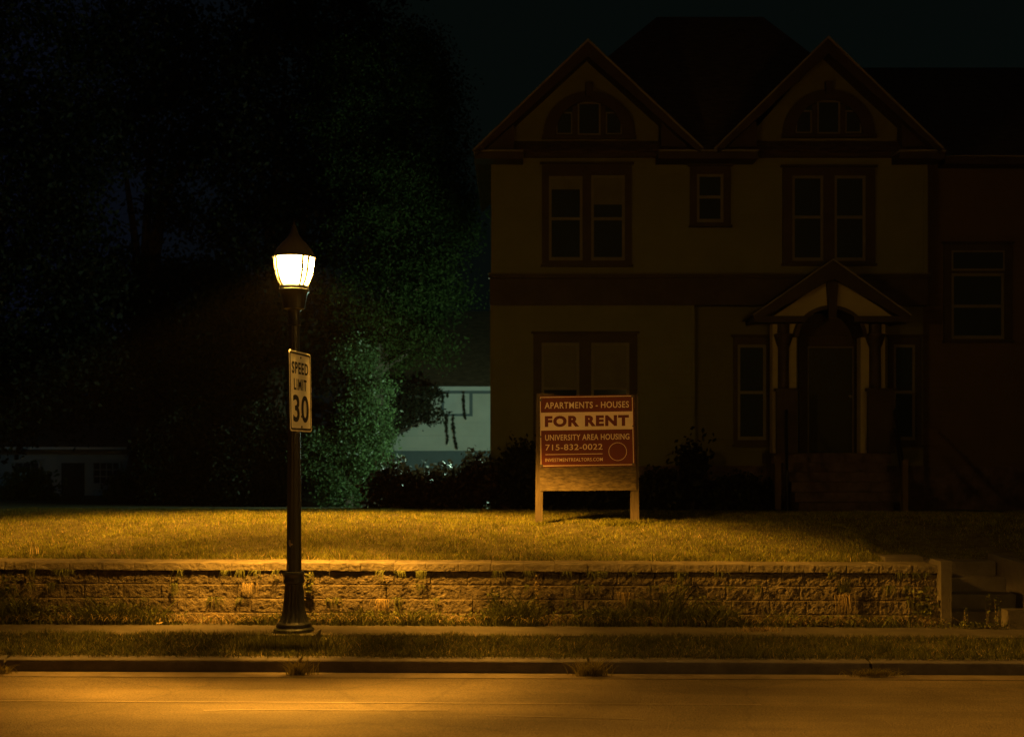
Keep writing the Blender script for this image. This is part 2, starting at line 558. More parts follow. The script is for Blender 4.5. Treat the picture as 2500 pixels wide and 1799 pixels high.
# sealed joints and worn streaks in the road surface
jm = MB()
def road_strip(y0, y1, x0, x1, wob, m, name, seed):
    rng_ = random.Random(seed)
    n = int((x1 - x0) / 0.25) + 2
    vs, fs = [], []
    for i in range(n):
        x = x0 + (x1 - x0) * i / (n - 1)
        yy = y0 + (y1 - y0) * i / (n - 1) + wob * noise.noise(Vector((x * 0.8, seed, 0)))
        w = 0.013 + 0.007 * noise.noise(Vector((x * 2, seed, 3)))
        vs += [(x, yy - w, S(x) - 0.186), (x, yy + w, S(x) - 0.186)]
    for i in range(n - 1):
        fs.append((2 * i, 2 * i + 2, 2 * i + 3, 2 * i + 1))
    me = bpy.data.meshes.new(name)
    me.from_pydata(vs, [], fs)
    return struct(link(name, me, m))
road_strip(9.93, 9.86, -14, 2.0, 0.02, M['seam'], "road_joint", 2)
road_strip(9.55, 9.62, -2.4, -0.5, 0.06, M['seam'], "road_joint", 5)
road_strip(9.42, 9.30, -0.2, 1.0, 0.05, M['seam'], "road_joint", 7)

km = MB()
def kerb_piece(x0, x1):
    prof = [(YK, -0.20), (YK, -0.13), (YK + .001, -0.088), (YK + 0.005, -0.079), (YK + 0.014, -0.074), (YK + 0.15, -0.062), (YK + 0.15, -0.20)]
    n = max(2, int((x1 - x0) / 0.3))
    vs, fs = [], []
    for i in range(n + 1):
        x = x0 + (x1 - x0) * i / n
        for (y, z) in prof:
            w = 0.003 * noise.noise(Vector((x * 3, y * 20, z * 20)))
            vs.append((x, y + w, z + S(x) + w))
    k = len(prof)
    for i in range(n):
        for j in range(k - 1):
            fs.append((i * k + j, (i + 1) * k + j, (i + 1) * k + j + 1, i * k + j + 1))
    fs.append(tuple(range(k - 1, -1, -1)))
    fs.append(tuple(n * k + j for j in range(k)))
    km.add(vs, fs)
joints = [-60, -40, -25, -12, -7.15, -4.62, -1.93, 0.70, 3.27, 6.0, 9, 14, 25, 40, 60]
for a, b in zip(joints[:-1], joints[1:]):
    kerb_piece(a + 0.012, b - 0.012)
kb = km.build("kerb", M['kerb'])
struct(smooth_by_angle(kb, 50))

# ------------------------------------------------------------------ retaining wall
WY = 13.27
WX0, WX1 = -9.0, X(2291, WY)
rw = thing("retaining_wall", (0, WY, -0.06), "long low retaining wall of split-face concrete block holding up the lawn", "wall")
def rock_block(mb, x0, x1, z0, z1, y, depth, amp, seed, nx=24, nz=10):
    vs, fs = [], []
    for j in range(nz + 1):
        for i in range(nx + 1):
            u, v = i / nx, j / nz
            x, z = x0 + (x1 - x0) * u, z0 + (z1 - z0) * v
            e = min(min(u, 1 - u) * (x1 - x0), min(v, 1 - v) * (z1 - z0))
            q = Vector((x * 9 + seed * 3.1, z * 9, seed * 1.7))
            d = (0.5 * noise.noise(q) + 0.55 * noise.noise(q * 2.7) + 0.5 * noise.noise(q * 6.1) + 0.4 * noise.noise(q * 11.7)) * amp
            k = min(1.0, 0.15 + e / 0.012)
            yy = y - (d + amp * 0.45) * k
            vs.append((x, yy, z + S(x)))
    n1 = nx + 1
    for j in range(nz):
        for i in range(nx):
            fs.append((j * n1 + i, j * n1 + i + 1, (j + 1) * n1 + i + 1, (j + 1) * n1 + i))
    b = len(vs)
    for (x, z) in ((x0, z0), (x1, z0), (x1, z1), (x0, z1)):
        vs.append((x, y + depth, z + S(x)))
    c = (0, nx, nz * n1 + nx, nz * n1)
    fs += [tuple([nz * n1 + i for i in range(nx + 1)] + [b + 2, b + 3]),
           tuple([i for i in range(nx, -1, -1)] + [b, b + 1]),
           tuple([j * n1 for j in range(nz + 1)] + [b + 3, b]),
           tuple([j * n1 + nx for j in range(nz, -1, -1)] + [b + 1, b + 2])]
    mb.add(vs, fs)
HC = 0.15
rr = random.Random(4)
def build_wall(rw, WX0, WX1):
    for k in range(4):
        mb = MB()
        z0 = -0.068 + HC * k
        x = WX0
        i = 0
        while x < WX1:
            x1 = min(x + (0.403 if i else 0.403 - (0.2 if k % 2 else 0.0) - 0.05 * k) + (rr.uniform(-.012, .012)), WX1)
            if x1 - x > 0.05:
                off = rr.uniform(-0.005, 0.005)
                rock_block(mb, x + 0.0015, x1 - 0.0015, z0 + 0.001, z0 + HC - 0.002, WY + 0.018 * k + off, 0.28, 0.0165, k * 97 + i + int(WX0 * 7), 40, 15)
            x = x1
            i += 1
        smooth_by_angle(mb.build("block_course", M['block'], rw), 60)
    mb = MB()
    x, i = WX0, 0
    while x < WX1 - 0.05:
        x1 = min(x + 0.350 + rr.uniform(-.006, .006), WX1)
        if x1 > WX1 - 0.06:
            x1 = WX1
        y0 = WY + 0.016 + rr.uniform(-0.006, 0.006)
        z0 = -0.068 + 4 * HC + 0.001
        dz = rr.uniform(-0.003, 0.003)
        rock_block(mb, x + 0.002, x1 - 0.002, z0, z0 + 0.085 + dz, y0, 0.44, 0.010, 900 + i, 34, 9)
        x = x1
        i += 1
    smooth_by_angle(mb.build("coping", M['cap'], rw), 50)
build_wall(rw, WX0, WX1)

# ------------------------------------------------------------------ concrete steps at the right end
YS = 13.27
st = thing("concrete_steps", (5.15, YS, -0.05), "concrete steps with cheek walls climbing through the end of the block wall", "steps")
sx0, sx1 = X(2324, 13.17), X(2494, 13.4)
zt = [0.104, 0.259, 0.411, 0.567]
for k, z in enumerate(zt):
    y0 = YS + 0.28 * k
    b = MB()
    ny = 0.008
    top = YS + 1.17
    b.add([(sx0 + .002, y0, -0.2), (sx1 - .002, y0, -0.2), (sx1 - .002, y0, z - ny), (sx0 + .002, y0, z - ny), (sx0 + .002, y0 + ny, z), (sx1 - .002, y0 + ny, z),
           (sx1 - .002, top if k == 3 else y0 + 0.279, z), (sx0 + .002, top if k == 3 else y0 + 0.279, z), (sx1 - .002, top if k == 3 else y0 + 0.279, -0.2), (sx0 + .002, top if k == 3 else y0 + 0.279, -0.2)],
          [(0, 1, 2, 3), (3, 2, 5, 4), (4, 5, 6, 7), (7, 6, 8, 9), (1, 8, 6, 5, 2), (0, 3, 4, 7, 9), (0, 9, 8, 1)])
    b.build("step", M['concrete'], st)
cl = MB()
xl, xr = X(2296, 13.17), sx0
prof_c = [(13.17, -0.1), (13.17, .655), (13.50, .658), (13.80, .43), (14.42, .43), (14.42, -.1)]
nb = len(prof_c)
cl.add([(xl + (.012 if z < 0 else .006), y, z) for y, z in prof_c] + [(xr - (.004 if z < 0 else 0), y, z) for y, z in prof_c],
       [tuple(range(nb)), tuple(range(2 * nb - 1, nb - 1, -1))] + [((k + 1) % nb, k, nb + k, nb + (k + 1) % nb) for k in range(nb)])
cl.box(xl - 0.42, xl + .004, 13.73, 14.05, 0.45, 0.652)
cl.build("cheek_wall", M['concrete'], st)
cr = MB()
cr.add([(sx1 - .02, 13.20, -0.1), (sx1 + .14, 13.20, -0.1), (sx1 + .14, 13.20, 0.60), (sx1 + .01, 13.20, 0.60),
        (sx1 - .0, 14.42, -0.1), (sx1 + .14, 14.42, -0.1), (sx1 + .14, 14.42, 0.64), (sx1 + .03, 14.42, 0.64)],
       [(0, 1, 2, 3), (5, 4, 7, 6), (3, 2, 6, 7), (1, 5, 6, 2), (4, 0, 3, 7)])
cr.build("cheek_wall", M['concrete'], st)
rw2 = thing("retaining_wall", (7.0, WY, -0.06), "short stretch of block retaining wall beyond the concrete steps", "wall")
build_wall(rw2, sx1 + .145, 8.6)
fb = MB()
fb.box(X(2462, 13.0), sx1 + 0.5, 12.98, 13.19, -0.06, Z(1490, 13.0))
fb.build("footing_block", M['concrete'], st)

# ------------------------------------------------------------------ street lamp
LX, LY = X(718, 11.8), 11.8
def zl(py):
    return Z(py, 11.8)
RS = 11.8 / F                                        # metres per photo pixel at the lamp
lamp = thing("street_lamp", (LX, LY, -0.03), "lit post-top street lamp with fluted dark iron post and glowing bowl", "street lamp")
b = MB()
def rbox(mb, cx, cy, hw, z0, z1, ch):
    p = [(-hw + ch, -hw), (hw - ch, -hw), (hw, -hw + ch), (hw, hw - ch), (hw - ch, hw), (-hw + ch, hw), (-hw, hw - ch), (-hw, -hw + ch)]
    n = len(p)
    vs = [(cx + x, cy + y, z0) for x, y in p] + [(cx + x, cy + y, z1 - .012) for x, y in p] + [(cx + x * .95, cy + y * .95, z1) for x, y in p]
    fs = [(i, (i + 1) % n, n + (i + 1) % n, n + i) for i in range(n)] + [(n + i, n + (i + 1) % n, 2 * n + (i + 1) % n, 2 * n + i) for i in range(n)]
    fs += [tuple(2 * n + i for i in range(n))]
    mb.add(vs, fs)
rbox(b, LX + 0.012, LY, 0.215, -0.1, zl(1540), 0.02)
b.build("footing", M['concrete'], lamp)
b = MB()
b.lathe([(49 * RS, zl(1541)), (49 * RS, zl(1533)), (45 * RS, zl(1530.5)), (43 * RS, zl(1529)), (43.5 * RS, zl(1526)), (42 * RS, zl(1520)), (37 * RS, zl(1517)),
         (36 * RS, zl(1516), .05), (31 * RS, zl(1503), .10), (27.5 * RS, zl(1488), .12), (25 * RS, zl(1468), .12), (23.5 * RS, zl(1446), .12), (22 * RS, zl(1426), .10), (21.5 * RS, zl(1423), .02)],
        n=112, cx=LX, cy=LY, nf=14)
smooth_by_angle(b.build("base", M['iron'], lamp), 40)
b = MB()
b.lathe([(22 * RS, zl(1424)), (25.5 * RS, zl(1421)), (26 * RS, zl(1416)), (24.5 * RS, zl(1412)), (24.5 * RS, zl(1402)), (26 * RS, zl(1399)), (25 * RS, zl(1395)), (18 * RS, zl(1394))], n=48, cx=LX, cy=LY)
smooth_by_angle(b.build("collar", M['iron'], lamp), 40)
b = MB()
b.lathe([(18 * RS, zl(1396), .0), (18 * RS, zl(1385), .09), (17 * RS, zl(1150), .09), (15.2 * RS, zl(1000), .09), (13 * RS, zl(800), .09), (13 * RS, zl(792), 0)], n=96, cx=LX, cy=LY, nf=12)
smooth_by_angle(b.build("shaft", M['iron'], lamp), 40)
b = MB()
b.lathe([(13 * RS, zl(795)), (15.5 * RS, zl(794)), (15.5 * RS, zl(786)), (14 * RS, zl(782)), (14.5 * RS, zl(762)), (17 * RS, zl(757)), (25.5 * RS, zl(754)), (26 * RS, zl(751)), (27.5 * RS, zl(742)),
         (31 * RS, zl(722)), (34.5 * RS, zl(715)), (36.5 * RS, zl(713)), (37 * RS, zl(708)), (35 * RS, zl(706.5)), (35.5 * RS, zl(700)), (34 * RS, zl(697.5)), (20 * RS, zl(696.5))], n=64, cx=LX, cy=LY)
smooth_by_angle(b.build("cup", M['iron'], lamp), 40)
b = MB()
gp = [(30 * RS, zl(697)), (34 * RS, zl(692)), (38 * RS, zl(684)), (43 * RS, zl(670)), (46.5 * RS, zl(655)), (48 * RS, zl(642)), (48.3 * RS, zl(630.5))]
b.lathe(gp, n=64, cx=LX, cy=LY, caps=False)
b.build("globe", M['globe'], lamp, smooth=True)
# hood: a hollow spun shell, open below
b = MB()
hood_out = [(51 * RS, zl(630)), (50 * RS, zl(626)), (48 * RS, zl(620)), (45 * RS, zl(613)), (40 * RS, zl(606)), (34 * RS, zl(599)), (27 * RS, zl(592)), (21 * RS, zl(585)), (15 * RS, zl(578)),
            (10 * RS, zl(569)), (7 * RS, zl(560)), (5 * RS, zl(552)), (2.2 * RS, zl(549)), (2.8 * RS, zl(546)), (3.6 * RS, zl(542.5)), (2.8 * RS, zl(539)), (1.4 * RS, zl(536)), (0.4 * RS, zl(531))]
b.lathe(hood_out, n=64, cx=LX, cy=LY, caps=False)
smooth_by_angle(b.build("hood", M['hood'], lamp), 40)
def globe_r(z):
    zs = [p[1] for p in gp]; rs = [p[0] for p in gp]
    return float(np.interp(z, zs, rs))
for cl_ in (-56, 43, 133, -146):
    b = MB()
    for da in (-9, 9):
        a = R(cl_ + da)
        sx, sy = math.sin(a), -math.cos(a)
        pts = []
        for k in range(11):
            z = zl(697) + (zl(629) - zl(697)) * k / 10
            rg = globe_r(z) + 0.008
            if k == 10:
                rg += 0.012
            pts.append((LX + sx * rg, LY + sy * rg, z))
        b.tube(pts, 0.0135, 6)
    zc = zl(664)
    rg = globe_r(zc) + 0.008
    b.tube([(LX + math.sin(R(cl_ + q)) * rg, LY - math.cos(R(cl_ + q)) * rg, zc) for q in (-8, -4, 0, 4, 8)], 0.006, 6)
    smooth_by_angle(b.build("cage_rib", M['iron'], lamp), 50)
# peeled paint on the post
def chip(pts, name):
    vs = []
    for (px, py) in pts:
        dx = (px - 718) * RS
        r = 0.0755
        vs.append((LX + dx, LY - math.sqrt(max(0, r * r - dx * dx)), zl(py)))
    me = bpy.data.meshes.new(name)
    me.from_pydata(vs, [], [tuple(range(len(vs)))])
    link(name, me, M['chip'], lamp)
chip([(709, 1316), (712, 1316), (713.5, 1324), (719, 1327), (714, 1330), (711.5, 1334.5), (709, 1330), (707.5, 1322)], "peeled_paint")
chip([(701.5, 1369), (705, 1372), (707.5, 1378), (707, 1390), (703, 1391.5), (700.5, 1391.5)], "peeled_paint")
ld = bpy.data.lights.new("arc_bulb", 'POINT')
ld.energy = ARC_POWER
ld.color = ARC_COLOR
ld.shadow_soft_size = 0.16
lo = bpy.data.objects.new("arc_bulb", ld)
COL.objects.link(lo)
lo.parent = lamp
lo.location = (0, 0, zl(645) + 0.03)
# the reflector's cut-off distribution: a narrow peak straight down added to light the sign, most of it at about sixty degrees, almost nothing above
ld.use_nodes = True
t = ld.node_tree
em = t.nodes["Emission"]
ge = t.nodes.new("ShaderNodeNewGeometry")
sp = t.nodes.new("ShaderNodeSeparateXYZ")
ab = t.nodes.new("ShaderNodeMath"); ab.operation = 'MULTIPLY'; ab.inputs[1].default_value = -1.0
rp = t.nodes.new("ShaderNodeValToRGB")
cr_ = rp.color_ramp
while len(cr_.elements) > 1:
    cr_.elements.remove(cr_.elements[0])
for i, (p_, v_) in enumerate(ARC_CURVE):
    e_ = cr_.elements[0] if i == 0 else cr_.elements.new(p_)
    e_.position = p_
    e_.color = (v_, v_, v_, 1)
t.links.new(ge.outputs["Incoming"], sp.inputs[0])
t.links.new(sp.outputs[2], ab.inputs[0])
t.links.new(ab.outputs[0], rp.inputs[0])
# and it throws more light across the street and the lawn than along the kerb
def mth(op, a, b_=None):
    n_ = t.nodes.new("ShaderNodeMath"); n_.operation = op
    for i_, q_ in enumerate((a, b_)):
        if q_ is None: continue
        if isinstance(q_, (int, float)): n_.inputs[i_].default_value = q_
        else: t.links.new(q_, n_.inputs[i_])
    return n_.outputs[0]
y2 = mth('MULTIPLY', sp.outputs[1], sp.outputs[1])
x2 = mth('MULTIPLY', sp.outputs[0], sp.outputs[0])
fr_ = mth('DIVIDE', y2, mth('ADD', mth('ADD', x2, y2), 1e-4))
az = mth('ADD', mth('MULTIPLY', fr_, 1 - ARC_SIDE), ARC_SIDE)
t.links.new(mth('MULTIPLY', rp.outputs[0], az), em.inputs[1])

# its twin stands across the road, behind the photographer
lamp2 = lamp.copy()
COL.objects.link(lamp2)
lamp2.location = (6.5, -4.5, -0.05)
lamp2["label"] = "second lit post-top street lamp across the road from the block wall"
for o in (lamp, lamp2):
    o["group"] = "street lamps"
for ch in list(lamp.children):
    c = ch.copy()
    COL.objects.link(c)
    c.parent = lamp2

# ------------------------------------------------------------------ speed limit sign on the lamp post
SW, SH = 0.61, 0.762
spd = tag(bpy.data.objects.new("speed_limit_sign", None), "white rectangular speed limit 30 sign mounted edge-on to the lamp post", "road sign")
COL.objects.link(spd)
u = Vector((0.16718761, 0.98591729, -0.00392421)); v = Vector((-0.0170639, 0.00687321, 0.99983078))
nrm = u.cross(v)                                     # local +z is toward the reader; board is built in x (u), z (v), y (-n)
spd.matrix_world = Matrix(((u.x, -nrm.x, v.x, -2.0186), (u.y, -nrm.y, v.y, 11.74), (u.z, -nrm.z, v.z, 2.40270565), (0, 0, 0, 1)))
def rrect(w, h, r, n=6):
    pts = []
    for (cx, cz, a0) in ((w / 2 - r, h / 2 - r, 0), (-w / 2 + r, h / 2 - r, 90), (-w / 2 + r, -h / 2 + r, 180), (w / 2 - r, -h / 2 + r, 270)):
        for k in range(n + 1):
            a = R(a0 + 90 * k / n)
            pts.append((cx + r * math.cos(a), cz + r * math.sin(a)))
    return pts
def local(mb, name, m, parent):
    me = bpy.data.meshes.new(name)
    me.from_pydata(mb.v, [], mb.f)
    o = link(name, me, m, None)
    o.parent = parent
    return o
b = MB(); b.prism(rrect(SW, SH, 0.04), 0.0, 0.003)
local(b, "plate", M['signwhite'], spd)
b = MB()
o1, i1 = rrect(SW - 0.028, SH - 0.028, 0.032), rrect(SW - 0.064, SH - 0.064, 0.018)
b.strip(o1 + o1[:1], i1 + i1[:1], -0.0012, 0.0008)
local(b, "border", M['signblack'], spd)
def sx_(c): return -SW / 2 + SW * c
def sz_(c): return SH / 2 - SH * c
lettering("lettering", "SPEED", sx_(.11), sx_(.87), sz_(.285), sz_(.135), -0.0002, M['signblack'], spd, bold=0.026, depth=0.0014)
lettering("lettering", "LIMIT", sx_(.19), sx_(.78), sz_(.485), sz_(.345), -0.0002, M['signblack'], spd, bold=0.026, depth=0.0014)
lettering("lettering", "30", sx_(.14), sx_(.86), sz_(.885), sz_(.545), -0.0002, M['signblack'], spd, bold=0.020, depth=0.0014)
for zz in (sz_(.075), sz_(.81), sz_(.94)):
    b = MB()
    n_ = 10
    b.prism([(0.01 + 0.011 * math.cos(2 * math.pi * k / n_), zz + 0.011 * math.sin(2 * math.pi * k / n_)) for k in range(n_)], -0.006, 0.0)
    local(b, "bolt", M['bolt'], spd)
for zz in (0.27, -0.25):
    b = MB(); b.box(-0.03, 0.03, 0.0035, 0.05, zz - 0.018, zz + 0.018)
    local(b, "bracket", M['bolt'], spd)

# ------------------------------------------------------------------ for-rent board
FY = 15.70
fs_ = FY / F
fr = thing("for_rent_sign", (X(1434, FY), FY, 0.88), "dark red and cream for rent board on two timber posts standing on the lawn", "sign")
def frp(x, y):                                       # the measuring crop of the sign -> metres
    return (X(1290 + x / 4.533, FY), Z(940 + y / 4.533, FY))
def quad_prism(mb, pts, y0, y1):
    mb.prism([frp(*p) for p in pts], y0, y1)
b = MB(); quad_prism(b, [(75, 1560), (158, 1560), (170, 92), (92, 88)], FY + 0.03, FY + 0.118)
b.build("post", M['post'], fr)
b = MB(); quad_prism(b, [(1138, 1575), (1230, 1575), (1212, 108), (1130, 108)], FY + 0.03, FY + 0.118)
b.build("post", M['post'], fr)
b = MB(); quad_prism(b, [(128, 1170), (400, 1169), (640, 1168), (655, 1174), (672, 1166), (1196, 1163), (1180, 112), (400, 122), (285, 108), (285, 93), (112, 90)], FY + 0.008, FY + 0.028)
b.build("backing_board", M['osb'], fr)
b = MB(); quad_prism(b, [(136, 908), (1182, 893), (1164, 106), (124, 122)], FY - 0.004, FY + 0.006)
pn = b.build("panel", M['red'], fr)
yf = FY - 0.0045
def slope(x):                                        # the board is hung a little out of level
    return -0.0155 * (x - 125)
b = MB()
def band(x0, x1, y0, y1, ya=yf - 0.001, yb=yf + 0.0006):
    quad_prism(b, [(x0, y1 + slope(x0)), (x1, y1 + slope(x1)), (x1, y0 + slope(x1)), (x0, y0 + slope(x0))], ya, yb)
band(130, 1152, 133, 140)
band(140, 1166, 890, 898)
quad_prism(b, [(136, 897), (144, 897), (136, 141), (128, 141)], yf - 0.001, yf + 0.0006)
quad_prism(b, [(1160, 882), (1168, 882), (1153, 125), (1145, 125)], yf - 0.001, yf + 0.0006)
band(137, 1150, 306, 503)
band(188, 820, 766, 773)
b.build("border_lines", M['cream'], fr)
def rent_text(body, x0, x1, y0, y1, m, bold, name="lettering"):
    me, c = text_polys(body, bold)
    pxs = x0 + c[:, 0] * (x1 - x0)
    pys = y1 - c[:, 1] * (y1 - y0) - 0.0155 * (pxs - x0)
    vx = (1290 + pxs / 4.533 - PX0) / F * FY
    vz = EYE - (940 + pys / 4.533 - PYH) / F * FY
    vy = (yf - 0.0012) - c[:, 2] * 0.0012
    me.vertices.foreach_set("co", np.stack([vx, vy, vz], 1).astype(np.float32).ravel())
    me.materials.clear()
    link(name, me, m, fr)
rent_text("APARTMENTS - HOUSES", 180, 1112, 192, 262, M['cream'], 0.012)
rent_text("FOR RENT", 182, 1112, 342, 465, M['red'], 0.056)
rent_text("UNIVERSITY AREA HOUSING", 185, 1117, 550, 614, M['cream'], 0.012)
rent_text("715-832-0022", 188, 820, 658, 722, M['cream'], 0.004)
rent_text("INVESTMENTREALTORS.COM", 187, 822, 811, 848, M['cream'], 0.006)
b = MB()
n_ = 40
ro = [frp(988 + 101 * math.cos(-2 * math.pi * k / n_), 735 + 101 * math.sin(-2 * math.pi * k / n_)) for k in range(n_ + 1)]
ri = [frp(988 + 96 * math.cos(-2 * math.pi * k / n_), 735 + 96 * math.sin(-2 * math.pi * k / n_)) for k in range(n_ + 1)]
b.strip(ro, ri, yf - 0.001, yf + 0.0006)
b.build("ring_emblem", M['cream'], fr)
for (bx, by) in ((135, 166), (1150, 121), (148, 890), (1161, 875), (135, 571), (1158, 453)):
    b = MB()
    rb = 15 if by not in (571, 453) else 9
    quad_prism(b, [(bx + rb * math.cos(-2 * math.pi * k / 10), by + rb * math.sin(-2 * math.pi * k / 10)) for k in range(10)], yf - 0.009, yf)
    b.build("bolt", M['bolt'], fr)

# ------------------------------------------------------------------ the house
HY = 24.0
house = thing("house", (X(1730, HY), HY, 0.72), "large dark two-storey house with twin front gables and a small porch", "house")
def hx(px, Y=HY): return X(px, Y)
def hz(py, Y=HY): return Z(py, Y)
RY = HY + 0.2                                       # the ground floor beside the porch stands back a little
ZE = hz(368)
ZB = hz(746)
w = MB()
w.box(hx(1203), hx(2261), HY, 33, ZB, ZE)
w.box(hx(1203), hx(1694), HY + 0.002, 33, hz(1137), ZB)
w.build("wall", M['wall'], house)
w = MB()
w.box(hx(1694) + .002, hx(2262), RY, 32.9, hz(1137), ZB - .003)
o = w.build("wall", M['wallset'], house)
o["label"] = "recessed ground-floor wall beside the porch, shade put into its colour"
EY = 24.45
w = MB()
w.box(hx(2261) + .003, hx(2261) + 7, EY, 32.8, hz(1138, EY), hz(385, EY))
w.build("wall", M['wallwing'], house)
w = MB()
w.box(hx(1203) - .05, hx(1694) + .05, HY - .06, 33.1, 0.2, hz(1137) - .002)
w.box(hx(1694) + .053, hx(2261), RY - .06, 33.1, 0.2, hz(1137) - .002)
w.box(hx(2261) + .003, hx(2261) + 7.05, EY - .06, 33, 0.2, hz(1138, EY) - .003)
w.build("foundation", M['stone'], house)
# corner boards
for (xa, xb, ya, yb) in ((1197, 1206, 1137, 746.2), (1199, 1207, 672, 389), (2255, 2264, 672, 389), (1687, 1695.5, 1137, 746.3)):
    w = MB(); w.box(hx(xa), hx(xb), HY - .02, HY + .1, hz(ya), hz(yb))
    w.build("corner_board", M['wall'], house)
# belt band between the storeys
w = MB()
w.box(hx(1196), hx(2264), HY - .055, HY - .001, ZB, hz(681))
w.prism([(hx(1192), hz(681) + .002), (hx(2268), hz(681) + .002), (hx(2266), hz(671)), (hx(1194), hz(671))], HY - .10, HY - .002)
w.build("belt_band", M['trim'], house)
w = MB()
w.box(hx(1191), hx(2269), HY - .115, HY - .003, hz(671) + .002, hz(668))
w.build("belt_ledge", M['wallset'], house)

def chevron(apex, left, right, th, y0, y1, mb):
    """a pitched band: outer line left-apex-right in photo pixels at depth y0, thickness th pixels measured downwards"""
    A, L_, R_ = [(X(p[0], y0), Z(p[1], y0)) for p in (apex, left, right)]
    d = th * y0 / F
    mb.prism([L_, (L_[0] + 0.02, L_[1] - d * 0.35), (A[0], A[1] - d), A], y0, y1)
    mb.prism([A, (A[0], A[1] - d), (R_[0] - 0.02, R_[1] - d * 0.35), R_], y0, y1)

def gable(apex, left, right, win_c, win_hw, base_y, top_y, mirror=False):
    y0 = HY - 0.55
    g = MB()
    g.prism([(hx(left[0] + 46), hz(370)), (hx(right[0] - 46), hz(370)), (hx(apex[0]), hz(apex[1] + 20))], HY + .004, HY + 0.3)
    g.build("gable_wall", M['gable'], house)
    r = MB()
    chevron(apex, left, right, 40, y0, y0 + 0.05, r)
    # soffit boards behind the fascia
    chevron((apex[0], apex[1] + 6), (left[0] + 6, left[1] + 1), (right[0] - 6, right[1] + 1), 26, y0 + .052, HY + .001, r)
    # flared feet of the rakes
    for sgn, tip in ((1, left), (-1, right)):
        xa, xb = tip[0] + sgn * 16, tip[0] + sgn * 98
        pts = [(xa, tip[1] - 3), (xb, tip[1] - 3), (xb, tip[1] - 62), (xb - sgn * 8, tip[1] - 70)]
        pl = [(X(p[0], HY - .3), Z(p[1], HY - .3)) for p in pts]
        if sgn < 0:
            pl = pl[::-1]
        r.prism(pl, HY - 0.3, HY + .003)
    r.build("rake_board", M['trim'], house)
    d = MB()
    chevron((apex[0], apex[1] - 4), (left[0] - 6, left[1] - 1), (right[0] + 6, right[1] - 1), 6, y0 - 0.03, y0 - 0.002, d)
    d.build("drip_edge", M['drip'], house)
    s = MB()
    chevron((apex[0], apex[1] - 4), (left[0] - 3, left[1] - 1), (right[0] + 3, right[1] - 1), 4, y0, 29.5, s)
    s.build("roof", M['roof'], house)
    # arched attic window
    wn = MB()
    n = 28
    cx, rz_o = win_c, base_y - top_y
    out = [(hx(cx - win_hw * math.cos(math.pi * k / n)), hz(base_y - 8) + math.sin(math.pi * k / n) * (rz_o - 8) * .008) for k in range(n + 1)]
    inn = [(hx(cx - (win_hw - 30) * math.cos(math.pi * k / n)), hz(base_y - 9) + math.sin(math.pi * k / n) * (rz_o - 34) * .008) for k in range(n + 1)]
    wn.strip(inn, out, HY - .07, HY + .003)
    wn.box(hx(cx - win_hw - 3), hx(cx + win_hw + 3), HY - .10, HY + .002, hz(base_y), hz(base_y - 8) - .002)
    for k in (-1, 1):
        wn.box(hx(cx + k * 34 - 6), hx(cx + k * 34 + 6), HY - .05, HY + .001, hz(base_y - 10), hz(top_y + 36))
    wn.box(hx(cx - 9), hx(cx + 9), HY - .12, HY - .001, hz(top_y + 14), hz(top_y - 19))
    wo = wn.build("attic_window", M['trim'], house)
    pg = MB()
    pg.prism([(hx(cx - 92), hz(base_y - 8)), (hx(cx + 92), hz(base_y - 8))] + [(x_, z_) for (x_, z_) in inn[::-1][1:-1]], HY - .012, HY - .002)
    pg.build("pane", M['glass'], wo)
    ps = MB()
    def frame(x0, x1, y0_, y1_, t_=4):
        ps.box(hx(x0), hx(x0 + t_), HY - .035, HY - .013, hz(y1_), hz(y0_))
        ps.box(hx(x1 - t_), hx(x1), HY - .035, HY - .013, hz(y1_), hz(y0_))
        ps.box(hx(x0 + t_) + .001, hx(x1 - t_) - .001, HY - .034, HY - .013, hz(y0_ + t_), hz(y0_))
        ps.box(hx(x0 + t_) + .001, hx(x1 - t_) - .001, HY - .034, HY - .013, hz(y1_), hz(y1_ - t_))
    frame(cx - 28, cx + 28, top_y + 26, base_y - 10)
    frame(cx - 80, cx - 41, top_y + 50, base_y - 12, 3)
    frame(cx + 41, cx + 80, top_y + 50, base_y - 12, 3)
    ps.build("sash", M['sash'], wo)

gable((1435.7, 98), (1158, 368), (1712, 361), 1438, 112, 341, 225)
gable((2023, 91), (1750, 362), (2300, 362), 2022, 112, 338, 221)
# eaves: returns, frieze and the stretch between the gables
w = MB()
Y1 = HY - .5
for (a, b_) in ((1160, 1277), (1608, 1850), (2196, 2306)):
    w.box(X(a, Y1), X(b_, Y1), Y1, HY - .002, Z(388, Y1), Z(371, Y1))
for (a, b_) in ((1278, 1607), (1851, 2195)):
    w.box(hx(a), hx(b_), HY - .09, HY - .003, hz(386), hz(369))
w.box(X(2307, EY - .4), X(2307, EY - .4) + 7, EY - .4, EY - .002, Z(401, EY - .4), Z(384, EY - .4))
w.build("eave_board", M['trim'], house)
for (a, b_) in ((1158, 1278), (1607, 1851), (2195, 2308)):
    w = MB(); w.box(X(a, Y1), X(b_, Y1), Y1 - .05, HY - .004, Z(370.5, Y1), Z(367, Y1))
    w.build("drip_edge", M['drip'], house)
w = MB()
w.box(X(2308, EY - .4), X(2308, EY - .4) + 7, EY - .45, EY - .004, Z(383.5, EY - .4), Z(381, EY - .4))
w.build("drip_edge", M['drip'], house)
